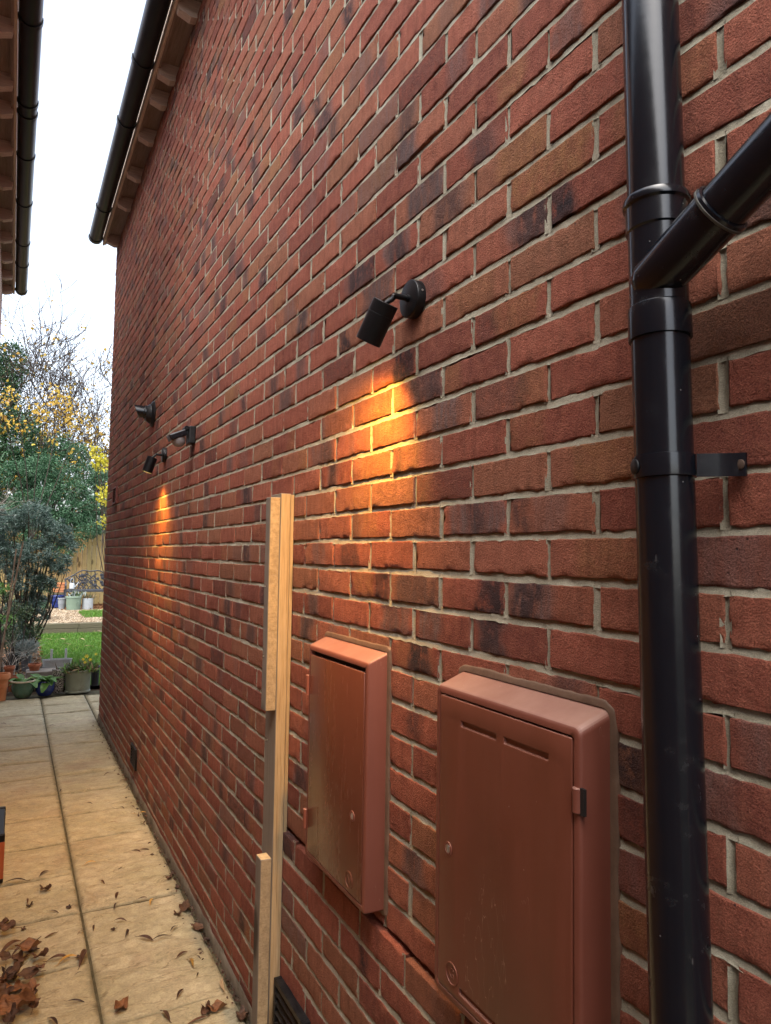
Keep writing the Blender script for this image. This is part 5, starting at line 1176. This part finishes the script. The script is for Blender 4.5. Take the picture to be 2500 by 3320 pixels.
slim = [('d',535,655,1),('d',733,680,1),('b',795,675,.8),('y',855,712,1),('y',800,718,.7),('p',683,768,1),('d',858,782,.9),('B',870,932,1),('B',822,940,1),('d',940,898,1),('d',968,940,.9),('y',537,1012,1.15),('B',262,1072,1.2),('d',95,1122,1.9),('b',615,1127,.9),('B',700,1205,1.1),('B',855,1222,.8),('y',905,1245,1.1),('d',690,1270,1.1),('b',165,1240,.9),('d',320,1305,1.0),('d',560,1400,1.0),('p',480,1430,.9),('B',300,1450,1.1),('b',720,1360,1.1),('d',765,1430,1.4),('d',1040,1405,1.1),('B',875,1462,1.4),('d',960,1462,1.5),('d',1245,1470,.8),('B',1090,1560,1.1),('y',1150,1610,1.5),('d',1190,1575,.6),('d',1188,1678,.6),('B',1080,1790,1.0),('p',1330,1745,1.4),('d',455,1845,1.2),('d',725,1045,.7),('b',990,1930,1.5),('B',1185,1960,1.4),('d',320,1960,1.5),('p',70,400,.8),('b',20,180,1),('d',365,578,1),('b',640,482,1.2),('b',310,190,1),('d',468,1673,.6),('y',400,1590,1.5),('b',350,1590,1.6),('d',1000,1090,.7),('d',790,545,.8),('b',660,300,.8),('d',700,420,.8),('b',735,520,1.0),('d',760,560,.9),('b',140,1530,2.6),('b',60,1530,2.2),('b',500,1585,2.2)]
for k_, x, y, s_ in slim:
    s_ *= .85
    lab, i = LAB[k_]; leaf(SL[i], x, y, s_, lab, {'d': 'dark curled leaves on the paving', 'b': 'thin brown leaves on the paving', 'B': 'thin brown leaves on the paving', 'y': 'yellow leaves on the paving', 'p': 'pale leaves on the paving'}[k_])
broad = [(0,270,1170,.8),(2,180,1268,.5),(2,415,1278,.45),(2,680,1412,.4),(3,1110,1280,1.05),(0,1065,1320,.6),(2,1030,1080,.5),(0,1015,1105,.55),(2,1065,1160,.5),(3,1185,1400,.9),(2,1240,1475,.5),(1,725,1880,1.05),(1,1300,1890,1.0),(0,1240,1900,.8),(0,1455,1930,.8),(2,970,950,.4),(2,1010,1000,.45),(0,140,1410,.4),(2,480,1580,.5)]
pile = [(3,25,1380,.9),(0,40,1435,1.0),(1,165,1570,1.3),(2,190,1545,.9),(0,240,1600,.9),(3,20,1620,.8),(2,40,1700,1.1),(0,100,1690,.9),(3,170,1730,1.1),(2,30,1790,.9),(4,185,1800,1.1),(1,130,1905,1.5),(0,40,1865,1.0),(2,195,1820,.7),(4,30,1930,1.2),(0,110,1600,.9),(2,60,1730,.9),(3,230,1690,.8),(4,90,1770,1.0),(2,150,1860,.8),(0,-20,1850,1.2),(1,-10,1760,1.2),(2,70,1960,.9),(0,200,1905,.8)]
for i, x, y, s_ in broad: leaf(BL[i], x, y, s_, 'crumpled brown leaf lying alone on the paving', 'single crumpled leaves on the paving')
for k, (i, x, y, s_) in enumerate(pile): leaf(BL[i], x, y, s_, 'crumpled brown leaf in the heap at the lower left', 'leaf heap at the lower left', .004 + .012 * (k % 3), None, (random.uniform(-.4, .4), random.uniform(-.4, .4)))
# small debris in the gap along the wall foot
n = 700; yy = rng.uniform(-.6, 5.5, n) ; C = np.stack([rng.uniform(-.020, -.008, n) - (rng.random(n) < .25) * rng.uniform(0, .06, n), yy, rng.uniform(-.012, .006, n)], -1)
D = rng.normal(size=(n, 3)); D[:, 2] *= .4
kind(leaves_mesh('wall_foot_debris', C, D, rng.uniform(.006, .026, n), .5, [DRK, BRN], None, .1, rng.choice(2, n, p=[.7, .3])), 'stuff')
for x, y, s_ in [(940, 1335, .9), (540, 1335, .8), (755, 1388, 1.0), (710, 1335, .8), (1015, 1412, .8), (1140, 1245, .9)]:
    p = on_ground(x / 3.568, 1700 + y / 3.568, .02); o = SL[4].copy(); col.objects.link(o); o.location = p; o.scale = (2.2, 2.6, 2.2); o.rotation_euler = (0, 0, random.uniform(0, 6)); tag(o, 'yellowed fallen leaf lying on the lawn', 'leaf', 'fallen leaves on the lawn')
